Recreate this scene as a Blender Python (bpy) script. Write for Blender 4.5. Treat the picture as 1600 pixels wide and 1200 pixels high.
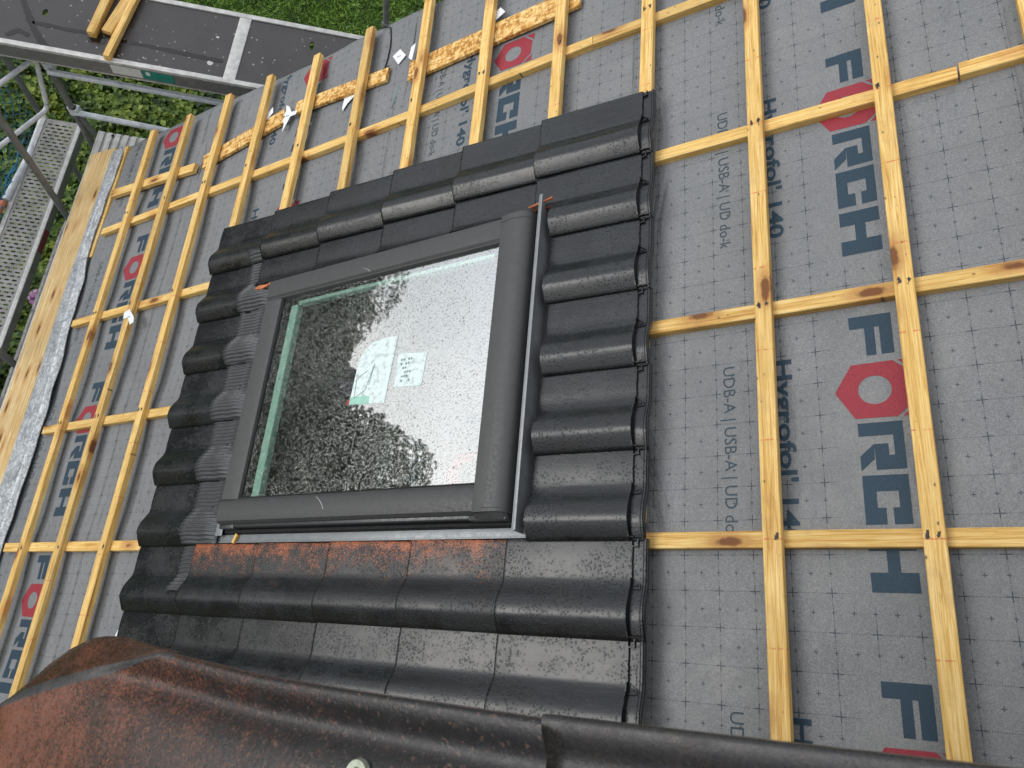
import bpy, bmesh, math, random
import numpy as np
from mathutils import Matrix, Vector, noise
random.seed(7); rng = np.random.default_rng(7)
S = bpy.context.scene
for o in list(bpy.data.objects): bpy.data.objects.remove(o)

# ---------------------------------------------------------------- camera, sky, sun, exposure
cam_d = bpy.data.cameras.new('camera'); cam = bpy.data.objects.new('camera', cam_d); S.collection.objects.link(cam)
CR = Vector((0.983598, 0.083580, 0.159842)); CD = Vector((0.135053, -0.928662, -0.345467)); CF = Vector((0.119565, 0.361387, -0.924718))
m = Matrix((CR, -CD, -CF)).transposed().to_4x4(); m.translation = Vector((-0.760, -2.467, 2.195)); cam.matrix_world = m
cam_d.sensor_width = 36; cam_d.lens = 26.14; cam_d.clip_start = 0.05; cam_d.clip_end = 600
cam_d.dof.use_dof = True; cam_d.dof.focus_distance = 2.6; cam_d.dof.aperture_fstop = 20
S.camera = cam
S.render.resolution_x, S.render.resolution_y = 1024, 768
S.view_settings.view_transform = 'Standard'; S.view_settings.look = 'None'; S.view_settings.gamma = 1
S.view_settings.exposure = 0.46
S.render.engine = 'CYCLES'

SUN_EL, SUN_AZ = math.radians(27), math.radians(179)      # direction towards the sun, azimuth from +X
w = bpy.data.worlds.new('World'); S.world = w; w.use_nodes = True
wn, wl = w.node_tree.nodes, w.node_tree.links; wn.clear()
sky = wn.new('ShaderNodeTexSky'); sky.sky_type = 'NISHITA'; sky.sun_disc = False; sky.sun_elevation = SUN_EL; sky.sun_rotation = math.pi/2 - SUN_AZ
sky.air_density = 1.0; sky.dust_density = 2.0
tcw = wn.new('ShaderNodeTexCoord'); mpw = wn.new('ShaderNodeMapping'); mpw.inputs['Scale'].default_value = (1, 1, 2.6)
cn = wn.new('ShaderNodeTexNoise'); cn.inputs['Scale'].default_value = 2.2; cn.inputs['Detail'].default_value = 6; cn.inputs['Roughness'].default_value = .55
cr = wn.new('ShaderNodeValToRGB'); cr.color_ramp.elements[0].position = .3; cr.color_ramp.elements[0].color = (6.4, 6.8, 7.5, 1)
cr.color_ramp.elements[1].position = .72; cr.color_ramp.elements[1].color = (10.0, 10.25, 10.8, 1)
mx = wn.new('ShaderNodeMixRGB'); mx.inputs[0].default_value = .86
bg = wn.new('ShaderNodeBackground'); bg.inputs['Strength'].default_value = 0.115; wo = wn.new('ShaderNodeOutputWorld')
# an overcast sky is brighter round the hidden sun and duller on the far side
dt = wn.new('ShaderNodeVectorMath'); dt.operation = 'DOT_PRODUCT'; dt.inputs[1].default_value = (math.cos(SUN_EL)*math.cos(SUN_AZ), math.cos(SUN_EL)*math.sin(SUN_AZ), math.sin(SUN_EL)); wl.new(tcw.outputs['Generated'], dt.inputs[0])
mr = wn.new('ShaderNodeMapRange'); mr.inputs['From Min'].default_value = -.3; mr.inputs['From Max'].default_value = 1; mr.inputs['To Min'].default_value = .45; mr.inputs['To Max'].default_value = 1.26; wl.new(dt.outputs['Value'], mr.inputs['Value'])
ml = wn.new('ShaderNodeVectorMath'); ml.operation = 'SCALE'; wl.new(mr.outputs[0], ml.inputs['Scale'])
wl.new(tcw.outputs['Generated'], mpw.inputs[0]); wl.new(mpw.outputs[0], cn.inputs['Vector']); wl.new(cn.outputs['Fac'], cr.inputs[0])
wl.new(sky.outputs[0], mx.inputs[1]); wl.new(cr.outputs[0], mx.inputs[2]); wl.new(mx.outputs[0], ml.inputs[0]); wl.new(ml.outputs[0], bg.inputs[0]); wl.new(bg.outputs[0], wo.inputs[0])
sd = bpy.data.lights.new('sun', 'SUN'); sd.energy = 0.8; sd.angle = math.radians(28); sd.color = (1, .985, .955)
sun = bpy.data.objects.new('sun', sd); S.collection.objects.link(sun)
sdir = Vector((math.cos(SUN_EL)*math.cos(SUN_AZ), math.cos(SUN_EL)*math.sin(SUN_AZ), math.sin(SUN_EL)))
sun.rotation_euler = sdir.to_track_quat('Z', 'Y').to_euler()

# ---------------------------------------------------------------- helpers
PITCH = math.radians(40)
ROOF = Matrix.Rotation(-PITCH, 4, 'Y')          # roof frame: x = up the slope (U), y = -V along the eave, z = off the roof
C = S.collection
def R3(u, v, h=0): return ROOF @ Vector((u, -v, h))
def tag(o, label=None, cat=None, group=None, kind=None):
    if label: o['label'] = label
    if cat: o['category'] = cat
    if group: o['group'] = group
    if kind: o['kind'] = kind
    return o
def empty(name, mat=None):
    o = bpy.data.objects.new(name, None); C.objects.link(o); o.empty_display_size = .1
    if mat is not None: o.matrix_world = mat
    return o
def link(name, me, mats, parent=None, mat=None, smooth=False):
    for m_ in (mats if isinstance(mats, (list, tuple)) else [mats]): me.materials.append(m_)
    o = bpy.data.objects.new(name, me); C.objects.link(o)
    if parent: o.parent = parent
    if mat is not None: o.matrix_world = mat
    if smooth:
        me.polygons.foreach_set('use_smooth', [True]*len(me.polygons))
    return o
def bm_obj(name, bm, mats, parent=None, mat=None, smooth=False, auto=None, up=False):
    bmesh.ops.recalc_face_normals(bm, faces=bm.faces)
    if up and sum(f.normal.z*f.calc_area() for f in bm.faces) < 0: bmesh.ops.reverse_faces(bm, faces=bm.faces)
    me = bpy.data.meshes.new(name); bm.to_mesh(me); bm.free()
    o = link(name, me, mats, parent, mat, smooth)
    if auto:
        me.polygons.foreach_set('use_smooth', [True]*len(me.polygons))
        me.set_sharp_from_angle(angle=math.radians(auto))
    return o
def add_box(bm, x0, x1, y0, y1, z0, z1, bev=0, mi=0):
    vs = [bm.verts.new((x, y, z)) for z in (z0, z1) for y in (y0, y1) for x in (x0, x1)]
    f = [bm.faces.new([vs[i] for i in q]) for q in ((0,2,3,1),(4,5,7,6),(0,1,5,4),(2,6,7,3),(0,4,6,2),(1,3,7,5))]
    for q in f: q.material_index = mi
    if bev:
        r = bmesh.ops.bevel(bm, geom=list({e for q in f for e in q.edges}), offset=bev, segments=2, affect='EDGES', profile=.5)
        for q in r['faces']: q.material_index = mi
    return vs
def add_prism(bm, pts, z0, z1, mi=0):
    a = [bm.verts.new((x, y, z0)) for x, y in pts]; b = [bm.verts.new((x, y, z1)) for x, y in pts]
    fs = [bm.faces.new(a[::-1]), bm.faces.new(b)]
    for i in range(len(a)):
        j = (i+1) % len(a); fs.append(bm.faces.new((a[i], a[j], b[j], b[i])))
    for f in fs: f.material_index = mi
def add_tube(bm, pts, r, n=12, caps=True):
    pts = [Vector(p) for p in pts]; rings = []
    up = Vector((0, 0, 1))
    for i, p in enumerate(pts):
        d = (pts[min(i+1, len(pts)-1)] - pts[max(i-1, 0)]).normalized()
        a = d.cross(up if abs(d.z) < .95 else Vector((1, 0, 0))).normalized(); b = d.cross(a)
        rings.append([bm.verts.new(p + r*(math.cos(t)*a + math.sin(t)*b)) for t in [2*math.pi*k/n for k in range(n)]])
    for A, B in zip(rings, rings[1:]):
        for k in range(n): bm.faces.new((A[k], A[(k+1) % n], B[(k+1) % n], B[k]))
    if caps: bm.faces.new(rings[0][::-1]); bm.faces.new(rings[-1])
def bend(a, b, c_, r=.08, n=6):          # rounded corner a-b-c
    a, b, c_ = Vector(a), Vector(b), Vector(c_); p = b+(a-b).normalized()*r; q = b+(c_-b).normalized()*r
    return [((1-t)**2)*p + 2*t*(1-t)*b + t*t*q for t in [k/n for k in range(n+1)]]
def nz(x, y, z=0): return noise.noise(Vector((x, y, z)))
def sstep(a, b, x):
    t = max(0, min(1, (x-a)/(b-a))); return t*t*(3-2*t)

# ---------------------------------------------------------------- material kit
class Mat:
    def __init__(s, name, rough=.6, spec=.5, metal=0, color=(.5,.5,.5)):
        s.m = bpy.data.materials.new(name); s.m.use_nodes = True; s.n = s.m.node_tree.nodes; s.l = s.m.node_tree.links
        s.p = s.n['Principled BSDF']; s.p.inputs['Roughness'].default_value = rough; s.p.inputs['Specular IOR Level'].default_value = spec
        s.p.inputs['Metallic'].default_value = metal; s.p.inputs['Base Color'].default_value = (*color, 1)
        s.tc = s.n.new('ShaderNodeTexCoord'); s.co = s.tc.outputs['Object']
    def rnd(s):
        oi = s.n.new('ShaderNodeObjectInfo'); return oi.outputs['Random']
    def offset_random(s, k=37.0):
        r = s.math('MULTIPLY', s.rnd(), k); cb = s.n.new('ShaderNodeCombineXYZ')
        for i in range(3): s.l.new(r, cb.inputs[i])
        va = s.n.new('ShaderNodeVectorMath'); s.l.new(s.co, va.inputs[0]); s.l.new(cb.outputs[0], va.inputs[1]); s.co = va.outputs[0]
    def put(s, sock, v):
        if isinstance(v, (int, float)): sock.default_value = v
        elif isinstance(v, tuple): sock.default_value = (*v, 1) if len(v) == 3 and len(sock.default_value) == 4 else v
        else: s.l.new(v, sock)
    def math(s, op, a, b=0, c=0, clamp=False):
        n = s.n.new('ShaderNodeMath'); n.operation = op; n.use_clamp = clamp
        for i, v in enumerate((a, b, c)): s.put(n.inputs[i], v)
        return n.outputs[0]
    def map(s, scale=(1,1,1), loc=(0,0,0), rot=(0,0,0), src=None):
        n = s.n.new('ShaderNodeMapping'); n.inputs['Scale'].default_value = scale; n.inputs['Location'].default_value = loc; n.inputs['Rotation'].default_value = rot
        s.l.new(src or s.co, n.inputs[0]); return n.outputs[0]
    def noise(s, scale, detail=3, rough=.5, vec=None, dist=0):
        n = s.n.new('ShaderNodeTexNoise'); n.inputs['Scale'].default_value = scale; n.inputs['Detail'].default_value = detail
        n.inputs['Roughness'].default_value = rough; n.inputs['Distortion'].default_value = dist; s.l.new(vec or s.co, n.inputs['Vector']); return n.outputs['Fac']
    def vor(s, scale, vec=None, feat='F1', out='Distance', rand=1):
        n = s.n.new('ShaderNodeTexVoronoi'); n.feature = feat; n.inputs['Scale'].default_value = scale; n.inputs['Randomness'].default_value = rand
        s.l.new(vec or s.co, n.inputs['Vector']); return n.outputs[out]
    def ramp(s, fac, stops, interp='LINEAR'):
        n = s.n.new('ShaderNodeValToRGB'); n.color_ramp.interpolation = interp; e = n.color_ramp.elements
        while len(e) < len(stops): e.new(.5)
        for k, (pos, col) in enumerate(stops):
            e[k].position = pos; e[k].color = (col, col, col, 1) if isinstance(col, (int, float)) else (*col, 1)
        s.put(n.inputs[0], fac); return n.outputs[0]
    def mix(s, fac, a, b, mode='MIX'):
        n = s.n.new('ShaderNodeMixRGB'); n.blend_type = mode; s.put(n.inputs[0], fac); s.put(n.inputs[1], a); s.put(n.inputs[2], b); return n.outputs[0]
    def bump(s, h, strength=.3, dist=.002, prev=None):
        n = s.n.new('ShaderNodeBump'); n.inputs['Strength'].default_value = strength; n.inputs['Distance'].default_value = dist
        s.put(n.inputs['Height'], h)
        if prev: s.l.new(prev, n.inputs['Normal'])
        return n.outputs[0]
    def col(s, v): s.put(s.p.inputs['Base Color'], v); return s
    def rgh(s, v): s.put(s.p.inputs['Roughness'], v); return s
    def nrm(s, v): s.l.new(v, s.p.inputs['Normal']); return s
    def xyz(s, src=None):
        n = s.n.new('ShaderNodeSeparateXYZ'); s.l.new(src or s.co, n.inputs[0]); return n.outputs

def wood_mat(name, base, dark, light, knots=True, redmarks=False, turn=False):
    M = Mat(name, .62, .3); raw = M.co; M.co = M.map(rot=(0, 0, math.pi/2)) if turn else M.co; M.offset_random()
    g = M.noise(7, 5, .65, M.map((.45, 14, 14)), dist=.9); f = M.noise(60, 3, .7, M.map((.16, 7, 7)))
    blotch = M.noise(3.2, 3, .6)
    c = M.ramp(g, [(.33, dark), (.46, base), (.64, light)])
    c = M.mix(M.ramp(f, [(.36, .55), (.52, 0)]), c, dark)
    c = M.mix(M.ramp(blotch, [(.42, 0), (.75, .45)]), c, tuple(x*.72 for x in base))
    grey = M.noise(11, 5, .65); c = M.mix(M.ramp(grey, [(.55, 0), (.72, .30)]), c, (.30, .19, .085))
    if knots:
        kd = M.vor(1, M.map((3.6, 10, .02))); kn = M.math('ADD', kd, M.math('MULTIPLY', M.math('SUBTRACT', M.noise(45, 2), .5), .10))
        c = M.mix(M.ramp(kn, [(.20, .65), (.34, 0)]), c, (.42, .19, .05))
        c = M.mix(M.ramp(kn, [(.11, .95), (.17, 0)]), c, (.16, .055, .016))
    specks = M.vor(17, M.map((1, 1.6, .02))); c = M.mix(M.ramp(specks, [(.055, .8), (.11, 0)]), c, (.12, .07, .03))
    if redmarks:
        x = M.xyz(raw)[0]; q = M.math('ADD', x, M.math('MULTIPLY', M.rnd(), .21))
        q = M.math('ABSOLUTE', M.math('SUBTRACT', M.math('FRACT', M.math('DIVIDE', q, .2835)), .5))
        ln = M.math('MULTIPLY', M.math('LESS_THAN', q, .008), M.ramp(M.noise(70, 2), [(.42, 0), (.6, .75)]))
        c = M.mix(ln, c, (.55, .11, .05))
    v = M.math('MULTIPLY_ADD', M.rnd(), .26, .88)
    hs = M.n.new('ShaderNodeHueSaturation'); M.l.new(c, hs.inputs['Color']); M.l.new(v, hs.inputs['Value']); M.col(hs.outputs[0])
    M.nrm(M.bump(M.math('ADD', g, M.math('MULTIPLY', f, .6)), .45, .0025)); return M.m
WOOD = wood_mat('pine_batten', (.72, .455, .13), (.43, .205, .044), (.86, .63, .27), redmarks=True)
WOOD2 = wood_mat('pine_counter_batten', (.72, .455, .13), (.43, .20, .04), (.84, .62, .26))
PLANK = wood_mat('pale_plank', (.66, .43, .17), (.46, .25, .07), (.86, .72, .44), turn=True)
def osb():
    M = Mat('osb', .65, .3); M.offset_random()
    v1 = M.vor(1, M.map((38, 95, 60), rot=(0, 0, .5)), out='Color'); v2 = M.vor(1, M.map((95, 38, 60), rot=(0, 0, .4)), out='Color')
    c = M.mix(.5, v1, v2); k = M.xyz(c)[0]
    M.col(M.ramp(k, [(.25, (.38, .17, .035)), (.45, (.62, .34, .085)), (.62, (.72, .45, .15)), (.8, (.80, .58, .25))]))
    M.nrm(M.bump(k, .5, .002)); return M.m
OSB = osb()

def tile_mat(name, dust=None):
    M = Mat(name, .35, .42); raw = M.co; xr, yr, zr = M.xyz(raw)[0], M.xyz(raw)[1], M.xyz(raw)[2]; M.offset_random(11)
    big = M.noise(7, 3, .6); wet = M.noise(5, 4, .65, M.map((1, 1, 1), loc=(3, 1, 0)))
    fine = M.noise(190, 3, .7); beads = M.vor(105); wob = M.noise(55, 3, .6)
    film = M.ramp(M.math('ADD', wet, M.math('MULTIPLY', M.math('SUBTRACT', wob, .5), .35)), [(.38, 0), (.62, 1)])    # wet film (smooth) vs beaded drops
    bd = M.ramp(M.math('ADD', beads, M.math('MULTIPLY', M.math('SUBTRACT', fine, .5), .5)), [(.22, 1), (.36, 0)])
    c = M.ramp(fine, [(.36, (.007, .008, .009)), (.64, (.024, .0275, .031))])
    c = M.mix(M.math('MULTIPLY', bd, M.math('SUBTRACT', 1, film)), c, (.004, .0045, .005))
    x_dry = M.ramp(M.math('ADD', M.noise(2.2, 3, .6, M.map((1, 1, 1), loc=(1, 7, 3))), M.math('MULTIPLY', M.math('SUBTRACT', M.rnd(), .5), .25)), [(.35, .75), (.6, 0)]); c = M.mix(x_dry, c, (.008, .008, .0078))
    c = M.mix(M.math('MULTIPLY', film, .8), c, (.006, .007, .008))
    rust = M.noise(9, 4, .7, M.map((1, 1, 1), loc=(9, 4, 2)))
    c = M.mix(M.ramp(rust, [(.60, 0), (.8, .22)]), c, (.07, .045, .022))
    streak = M.noise(14, 3, .6, M.map((1, 18, 1))); c = M.mix(M.ramp(streak, [(.5, 0), (.75, .35)]), c, (.05, .052, .052))
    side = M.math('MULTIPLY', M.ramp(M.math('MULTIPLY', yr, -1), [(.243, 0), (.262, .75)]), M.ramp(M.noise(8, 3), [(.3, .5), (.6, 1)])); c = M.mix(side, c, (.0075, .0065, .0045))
    dots = M.vor(34, out='Distance'); c = M.mix(M.ramp(dots, [(.02, .8), (.035, 0)]), c, (.4, .36, .3))
    if dust:
        # orange cutting dust lying next to the sawn edge (y = -V from the tile's upper side)
        g = M.math('MULTIPLY_ADD', yr, 1/dust, 1.0)            # 1 at the edge, 0 at distance 'dust'
        spk = M.noise(230, 2, .7); cl = M.noise(16, 4, .7)
        k = M.math('ADD', M.math('ADD', M.math('MULTIPLY', g, .42), M.math('MULTIPLY', M.math('SUBTRACT', cl, .5), 1.1)), M.math('MULTIPLY', M.math('SUBTRACT', spk, .5), 1.5))
        c = M.mix(M.ramp(k, [(.30, 0), (.54, .85)]), c, (.42, .115, .035))
    M.col(c)
    r = M.math('ADD', M.math('MULTIPLY', M.math('SUBTRACT', 1, film), .12), .16); r = M.math('ADD', r, M.math('MULTIPLY', big, .1))
    if dust: r = M.math('ADD', r, .1)
    M.rgh(r)
    h = M.math('MULTIPLY', M.math('MULTIPLY', bd, .9), M.math('SUBTRACT', 1, film)); b1 = M.bump(h, .7, .0014); b2 = M.bump(M.noise(420, 2), .25, .0006, b1)
    M.nrm(b2); return M.m
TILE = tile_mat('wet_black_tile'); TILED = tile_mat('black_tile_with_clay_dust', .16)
def clay():
    M = Mat('raw_clay_cut', .8, .3); M.col(M.ramp(M.noise(60, 4), [(.3, (.30, .075, .025)), (.7, (.62, .22, .09))])); return M.m
CLAY = clay()
def oldtile(name, lo, hi, dark, bias):
    M = Mat(name, .45, .5); x = M.xyz()[0]
    n1 = M.noise(430, 4, .8); n2 = M.noise(24, 5, .7); n3 = M.noise(90, 3, .6)
    k = M.math('ADD', M.math('ADD', M.math('MULTIPLY_ADD', n2, .8, .1), M.math('MULTIPLY', M.math('SUBTRACT', n1, .5), 2.0)), M.math('MULTIPLY', x, bias))
    c = M.ramp(k, [(.22, hi), (.46, lo), (.66, dark)])
    c = M.mix(M.ramp(M.noise(260, 2), [(.60, 0), (.72, .5)]), c, (.17, .10, .075) if bias else (.05, .045, .04))
    M.col(c); M.rgh(M.ramp(n3, [(.35, .16), (.65, .42)])); dr = M.noise(95, 4, .6, M.map((1, .16, .3)), dist=1.5); M.nrm(M.bump(n1, .5, .0009, M.bump(dr, .18, .0015, M.bump(n2, .2, .002)))); return M.m
OLD = oldtile('brown_worn_tile', (.045, .022, .016), (.19, .070, .042), (.016, .0155, .016), 1.1)
OLD2 = oldtile('dark_worn_tile', (.018, .017, .016), (.035, .026, .02), (.014, .014, .015), 0)
def metal(name, col, rough, var=.15, scale=30, metallic=.9, spots=0):
    M = Mat(name, rough, .5, metallic, col)
    n = M.noise(scale, 4, .6); M.col(M.ramp(n, [(.3, tuple(x*(1-var) for x in col)), (.7, tuple(min(1, x*(1+var)) for x in col))]))
    M.rgh(M.ramp(M.noise(scale*2, 3), [(.3, max(.05, rough-.1)), (.7, min(1, rough+.12))]))
    h = M.noise(scale*1.5, 3)
    if spots:
        bd = M.vor(170); k = M.ramp(bd, [(.16, 1), (.30, 0)]); M.nrm(M.bump(k, .4, .001, M.bump(h, .08, .001)))
    else: M.nrm(M.bump(h, .15, .001))
    return M.m
COVER = metal('grey_coated_aluminium', (.066, .066, .065), .50, .08, 40, .35, spots=1)
COVERD = metal('dark_grey_aluminium', (.06, .062, .064), .35, .1, 40, .3, spots=1)
UPST = metal('flashing_metal', (.22, .235, .24), .4, .12, 25, .2, spots=1)
APRON = metal('pleated_grey_metal', (.085, .088, .09), .42, .1, 60, .4)
RUBBER = metal('black_gasket', (.006, .006, .006), .8, .2, 50, 0)
GALV = metal('galvanised_tube', (.62, .65, .67), .5, .22, 16, .15)
TUBED = metal('dull_steel', (.20, .205, .205), .5, .25, 12, .4)
ALU = metal('aluminium_profile', (.50, .49, .46), .5, .22, 22, .2)
ALUD = metal('aluminium_side', (.20, .20, .195), .5, .15, 22, .5)
RUST = metal('rusty_orange_tube', (.42, .15, .09), .7, .35, 20, 0)
def zinc():
    M = Mat('zinc_flashing', .45, .5, .4); a = M.vor(85, out='Color'); k = M.xyz(a)[0]; n = M.noise(12, 4, .65); sc = M.noise(30, 4, .6, M.map((8, 1, 1)))
    c = M.ramp(M.math('ADD', M.math('MULTIPLY', k, .35), M.math('MULTIPLY', n, .65)), [(.3, (.28, .30, .315)), (.5, (.44, .455, .47)), (.72, (.66, .68, .69))])
    c = M.mix(M.ramp(sc, [(.6, 0), (.8, .4)]), c, (.7, .71, .7))
    M.col(c); M.rgh(M.ramp(n, [(.3, .42), (.7, .65)])); M.nrm(M.bump(n, .3, .006)); return M.m
ZINC = zinc()
def flat(name, col, rough=.6, metal_=0, spec=.4, nscale=40, var=.1):
    M = Mat(name, rough, spec, metal_); M.col(M.ramp(M.noise(nscale, 3), [(.3, tuple(x*(1-var) for x in col)), (.7, tuple(min(1, x*(1+var)) for x in col))])); return M.m

def membrane_mat(name, U0, V0):
    M = Mat(name, .75, .35); x, y = M.xyz()[0], M.xyz()[1]
    u = M.math('SUBTRACT', x, U0+.003-.6); v = M.math('SUBTRACT', M.math('MULTIPLY', y, -1), V0-.009-.4)
    P = .1
    def near(t): return M.math('MULTIPLY', M.math('ABSOLUTE', M.math('SUBTRACT', M.math('FRACT', M.math('MULTIPLY_ADD', t, 1/P, 100.5)), .5)), P)
    def half(t): return M.math('MULTIPLY', M.math('ABSOLUTE', M.math('SUBTRACT', M.math('FRACT', M.math('MULTIPLY_ADD', t, 1/P, 100)), .5)), P)
    lt = lambda a, b: M.math('LESS_THAN', a, b)
    AND = lambda *a: a[0] if len(a) == 1 else M.math('MULTIPLY', a[0], AND(*a[1:])); OR = lambda *a: a[0] if len(a) == 1 else M.math('MAXIMUM', a[0], OR(*a[1:]))
    au, av, bu, bv = near(u), near(v), half(u), half(v)
    dot = lambda t: lt(M.math('FRACT', M.math('MULTIPLY_ADD', t, 1/.0055, 1000)), .45)
    W_ = .0012
    pr = OR(AND(lt(au, W_*.8), dot(v)), AND(lt(av, W_*.8), dot(u)), AND(lt(au, W_*1.25), lt(av, .0125)), AND(lt(av, W_*1.25), lt(au, .0125)),
            AND(lt(bu, W_), lt(bv, .006)), AND(lt(bv, W_), lt(bu, .006)), AND(lt(au, W_), lt(bv, .005)), AND(lt(bv, W_), lt(au, .005)))
    lu = M.math('SUBTRACT', x, U0); lv = M.math('FRACT', M.math('ADD', M.math('SUBTRACT', M.math('MULTIPLY', y, -1), V0), 20.03))
    msk = M.math('SUBTRACT', 1, AND(M.math('GREATER_THAN', lu, -.055), lt(lu, .17), lt(lv, .85)))
    pr = AND(pr, msk)
    grain = M.noise(520, 2, .7); n = M.noise(1.7, 4, .6); st = M.noise(3.5, 4, .6, M.map((1, .5, 1), loc=(U0, V0, 0)))
    cell = M.vor(360, out='Color'); k = M.math('ADD', M.math('MULTIPLY', grain, .6), M.math('MULTIPLY', M.xyz(cell)[0], .4))
    c = M.ramp(k, [(.22, (.130, .133, .135)), (.5, (.188, .192, .194)), (.78, (.265, .268, .268))])
    c = M.mix(M.ramp(st, [(.45, 0), (.75, .35)]), c, (.165, .160, .148))
    c = M.mix(M.ramp(n, [(.35, .30), (.6, 0)]), c, (.12, .13, .133))
    dust = M.noise(2.3, 6, .75, M.map((1, 1, 1), loc=(U0*3, 8, 1))); c = M.mix(M.math('MULTIPLY', M.ramp(dust, [(.54, 0), (.72, .5)]), M.ramp(grain, [(.4, .3), (.6, 1)])), c, (.30, .285, .25))
    chalk = M.math('MULTIPLY', M.ramp(M.noise(4.5, 4, .6, M.map((1, 2.2, 1), loc=(4, U0*7, 2))), [(.70, 0), (.78, .5)]), M.ramp(M.noise(60, 3), [(.4, .2), (.6, 1)])); c = M.mix(chalk, c, (.42, .13, .09))
    dirt = M.noise(6, 6, .7, M.map((1, 1, 1), loc=(5, 5, 5))); c = M.mix(M.ramp(dirt, [(.60, 0), (.8, .30)]), c, (.23, .21, .18))
    c = M.mix(M.math('MULTIPLY', pr, .82), c, (.018, .030, .045))
    M.col(c); M.rgh(M.ramp(dirt, [(.4, .5), (.7, .8)]))
    wr = M.noise(2.8, 4, .55, M.map((1, .5, 1), loc=(U0, 0, 0)), dist=1.6); M.nrm(M.bump(k, .35, .0012, M.bump(wr, .9, .035))); return M.m
def print_mat(name, col):
    M = Mat(name, .6, .3); g = M.noise(260, 3, .7); M.col(M.ramp(g, [(.3, tuple(x*.7 for x in col)), (.7, tuple(x*1.35 for x in col))])); M.nrm(M.bump(g, .3, .001)); return M.m
INK = print_mat('blue_print', (.020, .044, .066)); REDINK = print_mat('red_print', (.27, .028, .040))
INK2 = print_mat('thin_blue_print', (.035, .055, .07))

# ---------------------------------------------------------------- ground, house body
def grass_mat():
    M = Mat('ground_green', .8, .3); n = M.noise(1.3, 5, .6); f = M.noise(30, 4, .7); x, y = M.xyz()[0], M.xyz()[1]
    c = M.ramp(f, [(.3, (.018, .035, .008)), (.55, (.05, .10, .016)), (.75, (.09, .15, .03))])
    M.col(M.mix(M.ramp(n, [(.4, 0), (.7, .5)]), c, (.035, .06, .012))); M.nrm(M.bump(f, .8, .02)); return M.m
GZ = -6.0
bm = bmesh.new(); add_box(bm, -320, 320, -320, 320, GZ-.4, GZ)
tag(bm_obj('ground', bm, grass_mat()), kind='structure')
PLASTER = flat('pale_plaster', (.55, .52, .46), .85, var=.06, nscale=18)
bm = bmesh.new(); add_box(bm, -2.75, 4.5, -8.5, .42, GZ, -2.65); add_prism(bm, [], 0, 0) if 0 else None
# gable triangle under the roof slope
vs = []
for y in (.42, .12): vs.append([bm.verts.new(p) for p in ((-2.75, y, -2.648), (4.5, y, -2.648), (4.5, y, -.5), (1.9, y, 1.45))])
A, B = vs; bm.faces.new(A); bm.faces.new(B[::-1])
for i in range(4): bm.faces.new((A[i], A[(i+1) % 4], B[(i+1) % 4], B[i]))
tag(bm_obj('house_wall', bm, PLASTER), 'pale plastered house walls under the roof slope being tiled', 'house')
# boarding that carries the underlay (opening for the roof window)
BOARD = flat('roof_boarding', (.30, .19, .09), .8, var=.25, nscale=9)
WU0, WU1, WV0, WV1 = -1.83, -.46, .88, 1.94
bm = bmesh.new()
for (u0, u1, v0, v1) in ((-3.95, WU0, -.74, 4.2), (WU1, 2.6, -.74, 4.2), (WU0, WU1, -.74, WV0), (WU0, WU1, WV1, 4.2)):
    add_box(bm, u0, u1, -v1, -v0, -.05, -.012)
tag(bm_obj('roof_boarding', bm, BOARD, mat=ROOF), kind='structure')
bm = bmesh.new(); add_box(bm, 0, 3.2, -4.2, .74, -.05, -.0)
tag(bm_obj('rear_roof_slope', bm, flat('dark_slope', (.05, .05, .052), .7), mat=Matrix.Translation(R3(2.6, 0, 0)) @ Matrix.Rotation(PITCH, 4, 'Y')), kind='structure')

# ---------------------------------------------------------------- underlay sheets with printing
CBV = [-.08, .645, 1.347, 2.06]
def sheet_z(u, v, k):
    # slack between the counter battens + wrinkles; never above the battens' undersides along their lines
    d = min(abs(v-c) for c in CBV+[2.8]); s = sstep(.03, .2, d)
    z = -.006*s + .0075*s*nz(u*1.7+k*9, v*2.3, k) + .0030*s*nz(u*6, v*3+k*4, 3)
    left = sstep(-1.2, -3.6, u); z += left*s*(.004*nz(u*9, v*1.6, 5+k))
    edge = sstep(-.45, -.8, v); z += edge*(.012*nz(u*3.1, v*2, 8)-.014*sstep(-.7, -.82, v))
    return z + .0012*k
SH = [  # u_low, u_high, U0 (baseline of the big letters), V0
    (-3.99, -3.00, -3.470, .090), (-3.062, -1.36, -2.155, -.912), (-1.425, -.06, -.770, -.430), (-.117, 1.16, .5965, .4085), (1.108, 2.62, 1.98, .15)]
FW = [  # letters in metres: (V along, U up) from the start / baseline, .112 tall
 [(0,0),(.038,0),(.038,.112),(0,.112)], [(.038,.079),(.124,.079),(.124,.112),(.038,.112)], [(.038,.040),(.124,.040),(.124,.066),(.038,.066)],
 *[[(a+x, b) for x, b in q] for a, qs in ((.328, ([(0,0),(.038,0),(.038,.112),(0,.112)], [(.038,.086),(.095,.086),(.095,.112),(.038,.112)], [(.095,.038),(.135,.038),(.135,.112),(.095,.112)],
    [(.062,.036),(.095,.038),(.095,.072),(.062,.072)], [(.062,.036),(.095,0),(.137,0),(.104,.036)])),
   (.478, ([(0,0),(.045,0),(.045,.112),(0,.112)], [(.045,.085),(.135,.085),(.135,.112),(.045,.112)], [(.045,0),(.135,0),(.135,.032),(.045,.032)],
    [(.090,.069),(.135,.069),(.135,.085),(.090,.085)], [(.090,.032),(.135,.032),(.135,.052),(.090,.052)])),
   (.633, ([(0,0),(.049,0),(.049,.112),(0,.112)], [(.049,.042),(.104,.042),(.104,.072),(.049,.072)], [(.104,0),(.154,0),(.154,.112),(.104,.112)]))) for q in qs]]
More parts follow.
